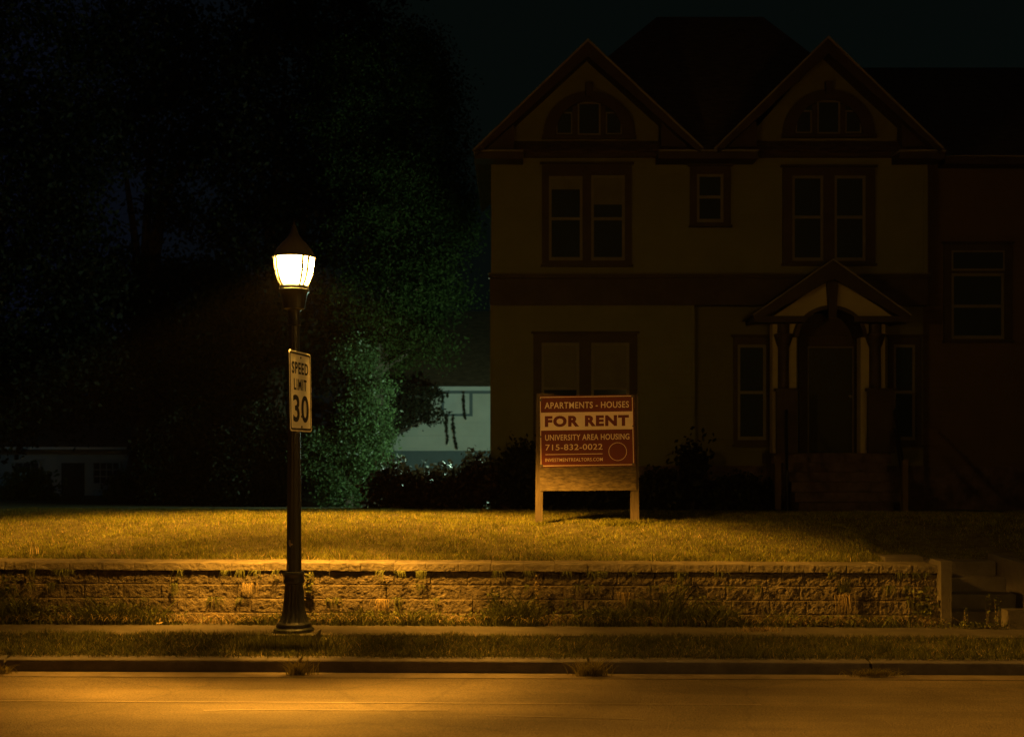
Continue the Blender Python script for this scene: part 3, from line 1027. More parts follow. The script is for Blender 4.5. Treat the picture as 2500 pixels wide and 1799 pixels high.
# roofs
w = MB()
def frust(mb, pts_low, pts_top):
    n = len(pts_low)
    mb.add(pts_low + pts_top, [(i, (i + 1) % n, n + (i + 1) % n, n + i) for i in range(n)] + [tuple(n + i for i in range(n)), tuple(range(n - 1, -1, -1))])
ze = Z(367, 23.7)
xr0, xr1, zr = X(1604, 29), X(1863, 29), Z(42, 29)
frust(w, [(X(1202, 23.7), 23.7, ze), (X(2290, 23.7), 23.7, ze), (X(2290, 23.7), 34.5, ze), (X(1202, 23.7), 34.5, ze)],
      [(xr0, 29, zr), (xr1, 29, zr), (xr1, 30, zr), (xr0, 30, zr)])
w.build("roof", M['roof'], house)
w = MB()
ya, yr = EY - .4, 31.0
w.add([(X(2200, 26), ya, Z(383, ya)), (hx(2261) + 7.4, ya, Z(383, ya)), (hx(2261) + 7.4, yr, Z(166, yr)), (X(2050, 31), yr, Z(166, yr)),
       (X(2200, 26), 35, 7.8), (hx(2261) + 7.4, 35, 7.8)],
      [(0, 1, 2, 3), (3, 2, 5, 4), (1, 5, 2), (0, 3, 4), (0, 4, 5, 1)])
w.build("roof", M['roof'], house)

def window(Y, trim, sashes, rail, blinds=(), sill=True, tdep=.05, name="window"):
    """trim, sashes: photo-pixel rectangles (x0, y0, x1, y1) at the wall plane Y; rail: meeting-rail y"""
    def bx(mb, x0, x1, y0, y1, d0, d1):
        mb.box(X(x0, Y), X(x1, Y), Y - d0, Y - d1, Z(y1, Y), Z(y0, Y))
    t = MB()
    x0, y0, x1, y1 = trim
    xs = [x0] + [q for s_ in sashes for q in (s_[0], s_[2])] + [x1]
    for i in range(0, len(xs), 2):
        bx(t, xs[i], xs[i + 1], y0, y1, tdep, -.003)
    for s_ in sashes:
        bx(t, s_[0] + .05, s_[2] - .05, y0, s_[1], tdep - .002, -.003)
        bx(t, s_[0] + .05, s_[2] - .05, s_[3], y1, tdep - .002, -.003)
    bx(t, x0 - 5, x1 + 5, y0 - 5, y0 - .3, tdep + .05, -.003)
    wo = t.build(name, M['trim'], house)
    if sill:
        q = MB(); bx(q, x0 - 3, x1 + 3, y1 + .2, y1 + 5, tdep + .06, -.003)
        q.build("sill", M['trim'], wo)
    for k, s_ in enumerate(sashes):
        q = MB(); tk = 6.5
        bx(q, s_[0] + .1, s_[0] + tk, s_[1] + .1, s_[3] - .1, .028, .004)
        bx(q, s_[2] - tk, s_[2] - .1, s_[1] + .1, s_[3] - .1, .028, .004)
        bx(q, s_[0] + tk + .1, s_[2] - tk - .1, s_[1] + .1, s_[1] + tk, .027, .004)
        bx(q, s_[0] + tk + .1, s_[2] - tk - .1, s_[3] - tk - 2, s_[3] - .1, .027, .004)
        bx(q, s_[0] + tk + .1, s_[2] - tk - .1, rail - 3.5, rail + 3.5, .030, .004)
        q.build("sash", M['sash'], wo)
        for (ya_, yb_) in ((s_[1] + tk, rail - 3.6), (rail + 3.6, s_[3] - tk - 2)):
            g = MB(); bx(g, s_[0] + tk + .05, s_[2] - tk - .05, ya_, yb_, .010, .003)
            g.build("pane", M['glass'], wo)
        if k < len(blinds) and blinds[k]:
            g = MB(); bx(g, s_[0] + tk + .15, s_[2] - tk - .15, s_[1] + tk, blinds[k], .0125, .0104)
            g.build("blind", M['blind'], wo)
    return wo

window(HY, (1323, 403, 1542, 647), [(1340, 431, 1422, 637), (1443, 429, 1525, 637)], 535, blinds=(463, 500))
window(HY, (1684, 407, 1783, 551), [(1700.5, 426, 1765.5, 544)], 482)
window(HY, (1910, 410, 2135, 645), [(1933, 430, 2009, 638), (2036, 430, 2112, 638)], 531)
window(HY, (1302, 815, 1555, 1084), [(1322, 837, 1414, 1072), (1443, 837, 1536, 1072)], 948, blinds=(944, 944))
window(RY, (1790, 823, 1887, 1085), [(1800, 842, 1869.5, 1074)], 958)
window(RY, (2168, 823, 2248, 1085), [(2180, 842, 2233, 1074)], 958)
window(EY, (2303, 596, 2468, 832), [(2321, 668, 2450, 828)], 748)
w = MB()
q = MB()
for (x0, x1, y0, y1) in ((2321, 2325, 613, 662), (2446, 2450, 613, 662), (2325.1, 2445.9, 613, 617), (2325.1, 2445.9, 657, 662)):
    q.box(X(x0, EY), X(x1, EY), EY - .058, EY - .052, Z(y1, EY), Z(y0, EY))
tr_ = q.build("transom", M['sash'], house)
g = MB(); g.box(X(2325, EY), X(2446, EY), EY - .056, EY - .0525, Z(657, EY), Z(617, EY))
g.build("pane", M['glass'], tr_)

# porch
PY = 23.45
def pxx(p): return X(p, PY)
def pz(p): return Z(p, PY)
porch = []
w = MB(); w.box(pxx(1880), pxx(2172), PY - .1, RY - .005, 1.60, pz(1106))
w.box(pxx(1890), pxx(2162), PY - .05, RY - .07, 0.3, 1.598)
w.build("porch_floor", M['stone'], house)
w = MB()
chevron((2035.5, 634), (1840, 770), (2223, 769), 46, PY - .35, PY - .29, w)
chevron((2035.5, 640), (1846, 772), (2217, 771), 30, PY - .288, RY - .002, w)
w.box(X(1842, PY - .35), X(1968, PY - .35), PY - .33, PY - .02, Z(786, PY - .35), Z(771, PY - .35))
w.box(X(2086, PY - .35), X(2221, PY - .35), PY - .33, PY - .02, Z(786, PY - .35), Z(771, PY - .35))
# arch band and its keystone
n = 24
cxp = 2027
oa = [(pxx(cxp - 88 * math.cos(math.pi * k / n)), pz(822) + math.sin(math.pi * k / n) * 76 * PY / F) for k in range(n + 1)]
ia = [(pxx(cxp - 78 * math.cos(math.pi * k / n)), pz(822) + math.sin(math.pi * k / n) * 67 * PY / F) for k in range(n + 1)]
w.strip(ia, oa, PY - .06, RY - .01)
w.prism([(pxx(2020), pz(778)), (pxx(2037), pz(778)), (pxx(2043), pz(686)), (pxx(2014), pz(686))], PY - .14, PY - .062)
w.build("porch_gable", M['trim'], house)
w = MB(); chevron((2035.5, 631), (1836, 769), (2227, 768), 3.5, PY - .38, PY - .352, w); w.build("drip_edge", M['drip'], house)
w = MB(); chevron((2035.5, 631), (1838, 769), (2225, 768), 3.5, PY - .35, RY - .003, w); w.build("porch_roof", M['roof'], house)
# cream pediment with the arch cut out, and the piers
w = MB()
for k in range(n):
    (x0, z0), (x1, z1) = oa[k], oa[k + 1]
    def top(x):
        px_ = x * F / PY + PX0
        return pz(np.interp(px_, [1880, 2035, 2185], [778, 672, 776]))
    if top(x0) > z0 + .01 and top(x1) > z1 + .01:
        w.prism([(x0, max(z0, pz(785))), (x1, max(z1, pz(785))), (x1, top(x1)), (x0, top(x0))], PY - .03, PY + .1)
w.prism([(pxx(1876), pz(780)), (pxx(1939), pz(780)), (pxx(1939), top(pxx(1939)))], PY - .03, PY + .1)
w.prism([(pxx(2115), pz(780)), (pxx(2186), pz(779)), (pxx(2115), top(pxx(2115)))], PY - .03, PY + .1)
w.build("pediment", M['porchcream'], house)
w = MB()
for (a, b_) in ((1890, 1948), (2106, 2166)):
    w.box(pxx(a), pxx(b_), PY + .13, PY + .4, pz(1106) + .002, pz(787))
w.build("porch_pier", M['porchcream'], house)
for (a, b_) in ((1901, 1929.5), (2125, 2155)):
    w = MB()
    cx = pxx((a + b_) / 2); r = (b_ - a) / 2 * PY / F
    w.lathe([(r * 1.25, pz(1106) + .002), (r * 1.25, pz(1096)), (r * 1.02, pz(1092)), (r, pz(1085)), (r * .92, pz(850)), (r * 1.0, pz(844)), (r * 1.15, pz(841)), (r * 1.5, pz(824)), (r * 1.65, pz(818)), (r * 1.65, pz(815)), (r * 1.0, pz(813)), (r * 1.0, pz(787))], n=28, cx=cx, cy=PY + .10)
    smooth_by_angle(w.build("column", M['trim'], house), 40)
for (a, b_) in ((1890, 1940), (2112, 2176)):
    w = MB()
    w.box(pxx(a), pxx(b_), PY - .22, PY - .13, pz(1106) + .002, pz(956))
    w.box(pxx(a - 4), pxx(b_ + 4), PY - .25, PY - .10, pz(956) + .002, pz(949))
    w.build("porch_balustrade", M['trim'], house)
DY = RY
w = MB()
for (x0, x1, y0, y1) in ((1949, 1970, 822, 1106), (2083, 2105, 822, 1106), (1970.1, 2082.9, 822, 846)):
    w.box(X(x0, DY), X(x1, DY), DY - .06, DY - .001, Z(y1, DY), Z(y0, DY))
n = 16
w.prism([(X(2027 - 74 * math.cos(math.pi * k / n), DY), Z(821, DY) + math.sin(math.pi * k / n) * 64 * DY / F) for k in range(n, -1, -1)], DY - .04, DY - .002)
w.build("door_surround", M['trim'], house)
w = MB(); w.box(X(1974, DY), X(2079, DY), DY - .035, DY - .002, Z(1106, DY) + .01, Z(850, DY))
dr = w.build("door", M['door'], house)
w = MB()
for (x0, x1, y0, y1) in ((1970.5, 1973.5, 846.5, 1105), (2079.5, 2082.5, 846.5, 1105), (1973.6, 2079.4, 846.5, 849.5)):
    w.box(X(x0, DY), X(x1, DY), DY - .05, DY - .003, Z(y1, DY), Z(y0, DY))
w.build("door_frame", M['sash'], dr)
w = MB(); w.lathe([(.012, 0), (.03, .01), (.033, .03), (.02, .05), (.003, .055)], n=16)
me = bpy.data.meshes.new("handle"); me.from_pydata([(x + X(2074, DY), DY - .04 - z, y + Z(968, DY)) for x, y, z in w.v], [], w.f)
link("handle", me, M['drip'], dr)
n_st = 6
for k in range(n_st):
    w = MB()
    zt_ = pz(1106) - (k + 1) * 0.176
    ya_ = PY - .1 - 0.28 * (k + 1)
    w.box(pxx(1905), pxx(2150), ya_, ya_ + 0.279, 0.3, zt_)
    w.build("porch_step", M['stone'], house)
for (xt, xb) in ((1915, 1921), (2178, 2207)):
    w = MB()
    p0 = Vector((pxx(xt), PY - .15, pz(1000))); p1 = Vector((X(xb, 21.0), 21.0, Z(1150, 21.0)))
    w.tube([p0, p1], .028, 8)
    w.tube([p0 - Vector((0, 0, .35)), p1 - Vector((0, 0, .35))], .02, 8)
    w.tube([p1 + Vector((0, 0, .02)), Vector((p1.x, p1.y, 0.6))], .028, 8)
    w.build("handrail", M['rail'], house)
for (xa, xb, yy, yt) in ((1891, 1905, 22.2, 1112), (2202, 2215, 20.95, 1122)):
    w = MB(); w.box(X(xa, yy), X(xb, yy), yy - .05, yy + .05, 0.6, Z(yt, yy))
    w.build("newel_post", M['wallwing'], house)

# flood lamp fixed to the side wall of the house, out of sight from the street
WLX, WLY, WLZ = -0.378, 26.2, 2.35
fl = thing("wall_lamp", (WLX, WLY, WLZ), "small flood lamp fixed to the left side wall of the house", "lamp")
w = MB(); w.box(hx(1203) - .012, hx(1203) - .001, WLY - .06, WLY + .06, WLZ - .10, WLZ + .13); w.build("back_plate", M['bolt'], fl)
w = MB(); w.box(-0.4145, hx(1203) - .0125, WLY - .05, WLY + .05, WLZ + .062, WLZ + .072); w.build("added_visor", M['bolt'], fl)  # added above the bulb to keep its light off the eaves
cl_ = bpy.data.lights.new("flood_bulb", 'POINT')
cl_.energy = COOL_POWER
cl_.color = COOL_COLOR
cl_.shadow_soft_size = 0.006
co_ = bpy.data.objects.new("flood_bulb", cl_)
COL.objects.link(co_)
co_.parent = fl
co_.location = (-0.022, 0, 0)

# ------------------------------------------------------------------ white garage behind
GY = 36.0
gar = thing("garage", (X(1100, GY), GY, 0.4), "white lap-sided garage beyond the side yard, lit by a cool lamp", "garage")
w = MB(); w.box(X(880, GY), X(1330, GY), GY, GY + 7, 0.3, Z(953, GY)); w.build("wall", M['garage'], gar)
w = MB(); w.box(X(872, GY), X(1340, GY), GY - .42, GY - .38, Z(953.5, GY - .4), Z(943.5, GY - .4)); w.build("fascia", M['fascia'], gar)
w = MB(); w.box(X(872, GY), X(1340, GY), GY - .378, GY - .002, Z(952, GY), Z(949, GY)); w.build("soffit", M['bluetrim'], gar)
w = MB(); w.box(X(880, GY) - .002, X(1330, GY), GY - .03, GY - .003, Z(961, GY), Z(952.3, GY)); w.build("soffit_shade", M['bluetrim'], gar)  # dark strip added for the shade under the soffit
w = MB()
w.add([(X(865, GY), GY - .42, Z(943.5, GY)), (X(1345, GY), GY - .42, Z(943.5, GY)), (X(1345, GY), GY + 3.5, Z(760, GY + 3.5)), (X(865, GY), GY + 3.5, Z(760, GY + 3.5)), (X(865, GY), GY + 7.4, Z(943.5, GY)), (X(1345, GY), GY + 7.4, Z(943.5, GY))],
      [(0, 1, 2, 3), (3, 2, 5, 4), (1, 5, 2), (0, 3, 4), (0, 4, 5, 1)])
w.build("roof", M['roof'], gar)
w = MB(); w.box(X(876, GY), X(1334, GY), GY - .05, GY - .002, 0.3, Z(1100, GY)); w.build("base_board", M['bluetrim'], gar)
w = MB()
for (x0, x1, y0, y1) in ((1078, 1084, 957.5, 1016), (1146, 1154, 957.5, 1016), (1084.1, 1145.9, 1010, 1016)):
    w.box(X(x0, GY), X(x1, GY), GY - .06, GY - .001, Z(y1, GY), Z(y0, GY))
wo = w.build("window", M['bluetrim'], gar)
w = MB(); w.box(X(1084.2, GY), X(1145.8, GY), GY - .025, GY - .003, Z(1009.8, GY), Z(958, GY)); w.build("blind", M['fascia'], wo)

# ------------------------------------------------------------------ small house at the far left
LHY = 38.0
lh = thing("cottage", (X(120, LHY), LHY, 0.4), "low pale blue cottage half lost in the dark at the far left", "house")
w = MB(); w.box(X(-300, LHY), X(316, LHY), LHY, LHY + 8, 0.2, Z(1096, LHY)); w.build("wall", M['bluewall'], lh)
w = MB(); w.add([(X(-310, LHY), LHY - .5, Z(1093, LHY)), (X(322, LHY), LHY - .5, Z(1093, LHY)), (X(322, LHY), LHY + 4, Z(960, LHY)), (X(-310, LHY), LHY + 4, Z(960, LHY)), (X(-310, LHY), LHY + 8.5, Z(1093, LHY)), (X(322, LHY), LHY + 8.5, Z(1093, LHY))],
                [(0, 1, 2, 3), (3, 2, 5, 4), (1, 5, 2), (0, 3, 4), (0, 4, 5, 1)])
w.build("roof", M['roof'], lh)
w = MB(); w.box(X(-310, LHY), X(322, LHY), LHY - .54, LHY - .505, Z(1097, LHY), Z(1091, LHY)); w.build("fascia", M['fascia'], lh)
for (x0, y0, x1, y1, nx) in ((38, 1130, 95, 1188, 3), (230, 1130, 291, 1179, 4)):
    w = MB()
    def bx(a, b_, c, d, t0, t1):
        w.box(X(a, LHY), X(b_, LHY), LHY - t0, LHY - t1, Z(d, LHY), Z(c, LHY))
    bx(x0 - 5, x0, y0 - 5, y1 + 5, .05, .001); bx(x1, x1 + 5, y0 - 5, y1 + 5, .05, .001)
    bx(x0 + .1, x1 - .1, y0 - 5, y0, .049, .001); bx(x0 + .1, x1 - .1, y1, y1 + 5, .049, .001)
    wo = w.build("window", M['bluewall'], lh)
    w = MB()
    for k in range(1, nx):
        xm = x0 + (x1 - x0) * k / nx
        bx(xm - 1, xm + 1, y0, y1, .03, .012)
    for k in (1, 2):
        ym = y0 + (y1 - y0) * k / 3
        bx(x0, x1, ym - 1, ym + 1, .032, .014)
    w.build("muntin", M['bluewall'], wo)
    w = MB(); bx(x0, x1, y0, y1, .011, .002); w.build("pane", M['glass'], wo)
w = MB(); w.box(X(151, LHY), X(205, LHY), LHY - .04, LHY - .001, 0.45, Z(1130, LHY)); w.build("door", M['door'], lh)

# small yard lamp out of frame, lighting the cottage front
yl = thing("yard_lamp", (-16.2, 34.0, .3), "small post lamp in the yard before the blue cottage", "lamp")
w = MB(); w.tube([(-16.2, 34, .2), (-16.2, 34, 2.7)], .04); w.tube([(-16.32, 34, 2.68), (-16.32, 34, 3.03)], .012); w.tube([(-16.33, 34, 2.68), (-16.17, 34, 2.68)], .012); w.build("post", M['rail'], yl)
w = MB(); w.lathe([(.05, 3.02), (.16, 3.0), (.15, 3.04), (.03, 3.12)], n=16, cx=-16.2, cy=34); w.build("shade", M['rail'], yl)
q_ = bpy.data.lights.new("yard_bulb", 'POINT'); q_.energy = YARD_POWER; q_.color = (0.40, 0.85, 1.0); q_.shadow_soft_size = .03
qo = bpy.data.objects.new("yard_bulb", q_); COL.objects.link(qo); qo.parent = yl; qo.location = (0, 0, 2.60)

# ------------------------------------------------------------------ trees and shrubs
def foliage(rng, blobs, n, size, clump=0.35, per=14, shell=0.55):
    """leaf centres gathered in clumps through the outer part of several ellipsoids"""
    vol = np.array([b[1][0] * b[1][1] * b[1][2] for b in blobs]) ** 0.75
    nc = max(1, n // per)
    which = rng.choice(len(blobs), size=nc, p=vol / vol.sum())
    C = np.array([b[0] for b in blobs])[which]
    Rr = np.array([b[1] for b in blobs])[which]
    d = rng.normal(size=(nc, 3)); d /= np.linalg.norm(d, axis=1)[:, None]
    rad = shell + (1 - shell) * rng.random(nc) ** 0.7
    rad *= 1 + 0.12 * rng.normal(size=nc)
    cc = C + d * Rr * rad[:, None]
    pts = np.repeat(cc, per, 0) + rng.normal(size=(nc * per, 3)) * clump * np.array([1, 1, 0.7])
    s_ = size * (0.6 + 0.8 * rng.random(len(pts)))
    return pts, s_

def blob(px, py, Y, rx, ry, rd):
    p = P(px, py, Y)
    return ((p.x, p.y, p.z), (rx * Y / F, rd, ry * Y / F))

def tree(name, label, base, r0, blobs, n, size, m, seed, group=None, clump=0.35, cat="tree", shell=0.5, per=14, fork=None):
    rng = np.random.default_rng(seed)
    t_ = thing(name, base, label, cat, group)
    w = MB()
    bx_, by_, bz_ = base
    tops = [Vector(b[0]) for b in blobs]
    mid = sum(tops, Vector()) / len(tops)
    fk = Vector((bx_ + (mid.x - bx_) * .15, by_, bz_ + (mid.z - bz_) * .45)) if fork is None else Vector(fork)
    B = Vector(base)
    pts = [B - Vector((0, 0, .2)), B + Vector((0, 0, .25)), B.lerp(fk, .5) + Vector((r0 * .5, 0, 0)), fk]
    w.tube(pts, [r0 * 1.5, r0 * 1.1, r0 * .9, r0 * .75], 10)
    for tp in tops:
        m_ = fk.lerp(tp, .5) + Vector((rng.normal() * .2, rng.normal() * .2, .15))
        w.tube([fk, m_, tp], [r0 * .55, r0 * .33, r0 * .10], 7)
    smooth_by_angle(w.build("trunk", M['bark'], t_), 60)
    pts, s_ = foliage(rng, blobs, n, size, clump, shell=shell, per=per)
    g = np.interp(pts[:, 1], [13.4, 15.7, 17.2, 24, 28, 34], [.6, .9, .945, .72, .47, .4])
    pts[:, 2] = np.maximum(pts[:, 2], g + 0.02)
    link("crown" if cat == "tree" else "foliage", leaves_mesh(pts, s_, rng), m, t_)
    return t_

T = 30.5
tree("leafy_tree", "tall green tree beside the house, its right edge lit by a cool lamp", (X(905, T), T, .42), .22,
     [blob(1040, 330, T, 110, 150, 1.3), blob(1075, 520, T, 100, 110, 1.2), blob(1050, 700, T, 95, 110, 1.2), blob(960, 480, T, 130, 170, 1.6),
      blob(930, 720, T, 130, 150, 1.4), blob(1000, 850, T, 90, 60, 1.0), blob(1010, 170, T, 90, 110, 1.1), blob(880, 280, T, 120, 180, 1.5)],
     80000, .042, M['leaf'], 11, clump=.27, per=120)
T2 = 29.0
tree("vine_shrub", "tall vine-covered shrub glittering in cool light right of the lamp post", (X(850, T2), T2, .45), .10,
     [blob(905, 960, T2, 46, 62, .5), blob(880, 1060, T2, 75, 80, .7), blob(850, 1150, T2, 85, 75, .7), blob(830, 1205, T2, 55, 40, .6), blob(905, 1120, T2, 60, 60, .6), blob(872, 872, T2, 36, 45, .4), blob(775, 1110, T2, 40, 60, .5)],
     26000, .036, M['leafvine'], 12, cat="shrub", clump=.15, per=70)
tree("hanging_tree", "dark drooping tree whose branch tips hang in front of the white garage", (X(860, 33.5), 33.5, .4), .14,
     [blob(940, 995, 33.5, 60, 55, .6), blob(985, 975, 33.5, 55, 26, .4), blob(1040, 965, 33.5, 50, 11, .25), blob(1005, 995, 33.5, 45, 20, .25), blob(975, 1025, 33.5, 32, 22, .3), blob(1050, 1017, 33.5, 40, 9, .15)],
     9000, .055, M['leafdark'], 13, clump=.13)
# vines hanging on the garage window
def vine(px, y0, y1, bend, label, seed):
    rng = np.random.default_rng(seed)
    pts = [P(px + bend * k * k / 64 * 8 / 8, y0 + (y1 - y0) * k / 8, GY - .25) for k in range(9)]
    v_ = thing("hanging_vine", pts[0], label, "vine", "vines on the garage")
    w = MB(); w.tube(pts, [.02 - .0018 * k for k in range(9)], 6); w.build("stem", M['bark'], v_)
    c = np.array([tuple(pts[min(8, int(q * 8.999))].lerp(pts[min(8, int(q * 8.999) + 1)], (q * 8.999) % 1)) for q in rng.random(150)]) + rng.normal(size=(150, 3)) * [.02, .03, .04]
    link("leaf", leaves_mesh(c, .036 * (0.5 + rng.random(150)), rng), M['leafdark'], v_)["kind"] = "stuff"
vine(1132, 958, 1018, 3, "short vine hanging across the garage window from the eave", 1)
vine(1106, 1018, 1088, 9, "long thin vine trailing below the garage window sill", 2)
vine(1090, 1010, 1078, 2, "shorter vine trailing left of the long one below the garage window", 3)

# dark shrubs along the yard
def shrub(name, label, px, py, Y, rx, ry, n, m, seed, size=.055, group=None, rd=.7, clump=.12):
    gz = float(np.interp(Y, [13.4, 15.7, 17.2, 19, 21.5, 24, 28, 34], [.6, .9, .945, .9, .8, .72, .47, .4]))
    return tree(name, label, (X(px, Y), Y, gz), .04, [blob(px - rx * .4, py + ry * .2, Y, rx * .6, ry * .8, rd), blob(px + rx * .4, py + ry * .15, Y, rx * .6, ry * .85, rd), blob(px, py, Y, rx * .6, ry, rd)],
                n, size, m, seed, group, cat="shrub", clump=clump, fork=(X(px, Y), Y, gz + .25))
GH = "shrubs across the side yard"
shrub("garden_shrub", "reddish dark shrub in front of the white garage, nearest the vine-covered shrub", 970, 1190, 23.5, 75, 60, 3600, M['leafred'], 21, group=GH)
shrub("garden_shrub", "reddish dark shrub in the middle of the row in front of the white garage", 1070, 1190, 23.5, 70, 56, 3200, M['leafred'], 22, group=GH)
shrub("garden_shrub", "dark shrub at the corner of the house reaching up past the garage wall", 1165, 1172, 23.3, 45, 66, 3200, M['leafred'], 23, group=GH)
HS = "shrubs along the foot of the house"
shrub("foundation_shrub", "dark shrub against the house just left of the for rent board", 1275, 1155, 22.8, 45, 82, 3600, M['leafdark'], 24, group=HS)
shrub("foundation_shrub", "low dark shrub half hidden behind the for rent board", 1420, 1190, 22.8, 90, 60, 3000, M['leafdark'], 25, group=HS)
shrub("foundation_shrub", "dark shrub against the house just right of the for rent board", 1610, 1200, 22.8, 65, 55, 3400, M['leafdark'], 26, group=HS)
shrub("foundation_shrub", "thin tall shrub with a pointed top in front of the recessed wall", 1690, 1130, 23.0, 22, 75, 900, M['leafdark'], 27, group=HS)
shrub("foundation_shrub", "broad low dark shrub left of the porch steps", 1800, 1205, 22.9, 85, 45, 3600, M['leafdark'], 28, group=HS)
HG = "dark shrubs behind the left lawn"
shrub("yard_shrub", "tall black shrub behind the lawn just left of the lamp post", 640, 1110, 30, 110, 140, 11000, M['leafdark'], 31, size=.05, group=HG)
shrub("yard_shrub", "broad black shrub between the cottage and the lamp post", 450, 1120, 31, 130, 130, 11000, M['leafdark'], 32, size=.05, group=HG)
shrub("yard_shrub", "small shrub beside the right window of the cottage", 295, 1195, 34, 32, 50, 900, M['leafvine'], 33, size=.07, group=HG)
shrub("yard_shrub", "low shrub under the left window of the cottage", 70, 1195, 35, 70, 62, 3200, M['leafvine'], 34, size=.07, group=HG)

BT = "big dark trees on the left"
tree("shade_tree", "huge black tree filling the sky above the street lamp", (X(660, 34), 34, .4), .32,
     [blob(700, 150, 34, 190, 170, 2), blob(640, 420, 34, 130, 170, 2), blob(760, 520, 34, 130, 160, 1.8), blob(620, 740, 34, 150, 170, 2), blob(760, 830, 34, 110, 140, 1.6), blob(560, 930, 34, 150, 110, 1.8), blob(820, 60, 34, 200, 130, 2), blob(860, 420, 34, 90, 150, 1.5)],
     34000, .085, M['leafdark'], 41, BT, clump=.36, per=32)
tree("shade_tree", "tall black tree with gaps of blue night sky left of the lamp", (X(330, 36), 36, .4), .35,
     [blob(380, 120, 36, 190, 130, 2), blob(290, 310, 36, 90, 95, 1.8), blob(480, 290, 36, 90, 110, 1.6), blob(340, 690, 36, 160, 80, 1.8), blob(290, 820, 36, 180, 120, 2), blob(480, 760, 36, 140, 130, 1.8), blob(420, 930, 36, 160, 110, 1.8), blob(400, 400, 36, 40, 55, 1.2), blob(405, 500, 36, 48, 80, 1.4), blob(540, 620, 36, 70, 120, 1.2)],
     30000, .088, M['leafdark'], 42, BT, clump=.36, per=32)
tree("shade_tree", "dark tree leaning in from the left edge of the yard", (X(-90, 33), 33, .4), .3,
     [blob(60, 130, 33, 190, 180, 2), blob(20, 450, 33, 170, 190, 2), blob(160, 400, 33, 120, 160, 1.6), blob(60, 760, 33, 200, 180, 2), blob(180, 640, 33, 110, 130, 1.6), blob(170, 930, 33, 170, 110, 1.5), blob(-20, 970, 33, 120, 120, 1.8)],
     30000, .085, M['leafdark'], 43, BT, clump=.36, per=32)
# far-off wood beyond the yards
rng = np.random.default_rng(77)
fb_ = [((float(x_), 62 + float(rng.uniform(-3, 3)), 4.0 + float(rng.uniform(-1.5, 2.0))), (4.5, 2.5, 4.6)) for x_ in np.arange(-40, 44, 4.2)]
pts, s_ = foliage(rng, fb_, 12000, .45, .8, shell=.3)
pts[:, 2] = np.maximum(pts[:, 2], .4)
fw = link("distant_wood", leaves_mesh(pts, s_, rng), M['leafdark'])
tag(fw, "black line of far trees behind the yards", "wood", kind="stuff")

# ------------------------------------------------------------------ thin haze added in place of lens glare
hzm = bpy.data.materials.new("glare_haze")
hzm.use_nodes = True
t = hzm.node_tree
t.nodes.clear()
o_ = t.nodes.new("ShaderNodeOutputMaterial")
pv = t.nodes.new("ShaderNodeVolumePrincipled")
pv.inputs["Color"].default_value = (0.9, 0.9, 0.9, 1)
pv.inputs["Density"].default_value = HAZE
t.links.new(pv.outputs[0], o_.inputs["Volume"])
if HAZE > 0:
    w = MB(); w.box(-205, 205, -45, 305, -1.5, 19.5)
    hb = w.build("haze", hzm)
    hb["kind"] = "stuff"
    hb["label"] = "thin haze added for the glare around the lamp"

# ------------------------------------------------------------------ grass
rng = np.random.default_rng(5)
def vnoise(x, y, sc, sd):
    """cheap smooth value noise in -1..1"""
    out = np.zeros_like(x)
    r_ = np.random.default_rng(sd)
    for k in range(7):
        a, ph, f_ = r_.uniform(0, 2 * math.pi), r_.uniform(0, 6.28), sc * r_.uniform(.6, 1.8)
        out += np.sin((x * math.cos(a) + y * math.sin(a)) * f_ + ph)
    return out / 3.2

def grass(name, label, n, x0, x1, y0, y1, zf, hmin, hmax, wid, m, seed, lean=.5, ypow=1.0, keep=None, segs=2, straw=0.0):
    rng = np.random.default_rng(seed)
    x = rng.uniform(x0, x1, n); y = y0 + (y1 - y0) * rng.random(n) ** ypow
    cl = vnoise(x, y, 3.0, seed) * .5 + vnoise(x, y, 9.0, seed + 1) * .5
    ok = rng.random(n) < np.clip(.78 + .35 * cl, .25, 1)
    if keep is not None:
        ok &= keep(x, y)
    x, y, cl = x[ok], y[ok], cl[ok]
    N = len(x)
    h = (hmin + (hmax - hmin) * rng.random(N) ** 1.4) * np.clip(1 + .35 * cl, .5, 1.6)
    a = rng.uniform(0, 2 * math.pi, N)
    base = np.stack([x, y, zf(x, y) - .004], 1)
    reach = h * lean * rng.random(N) * 1.6
    w_ = wid * (.6 + .8 * rng.random(N))
    dr_ = h * .25 * rng.random(N)
    tw = rng.uniform(0, math.pi, N)
    if straw:
        sel = rng.random(N) < straw
        m1 = strips_mesh(base[~sel], h[~sel], w_[~sel], a[~sel], reach[~sel], dr_[~sel], segs, tw[~sel])
        m2 = strips_mesh(base[sel], h[sel] * .9, w_[sel], a[sel], reach[sel] * 1.3, dr_[sel], segs, tw[sel])
        o = merge_obj([(m1, m), (m2, M['straw'])], name)
    else:
        o = link(name, strips_mesh(base, h, w_, a, reach, dr_, segs, tw), m)
    return tag(o, label, "grass", kind="stuff")

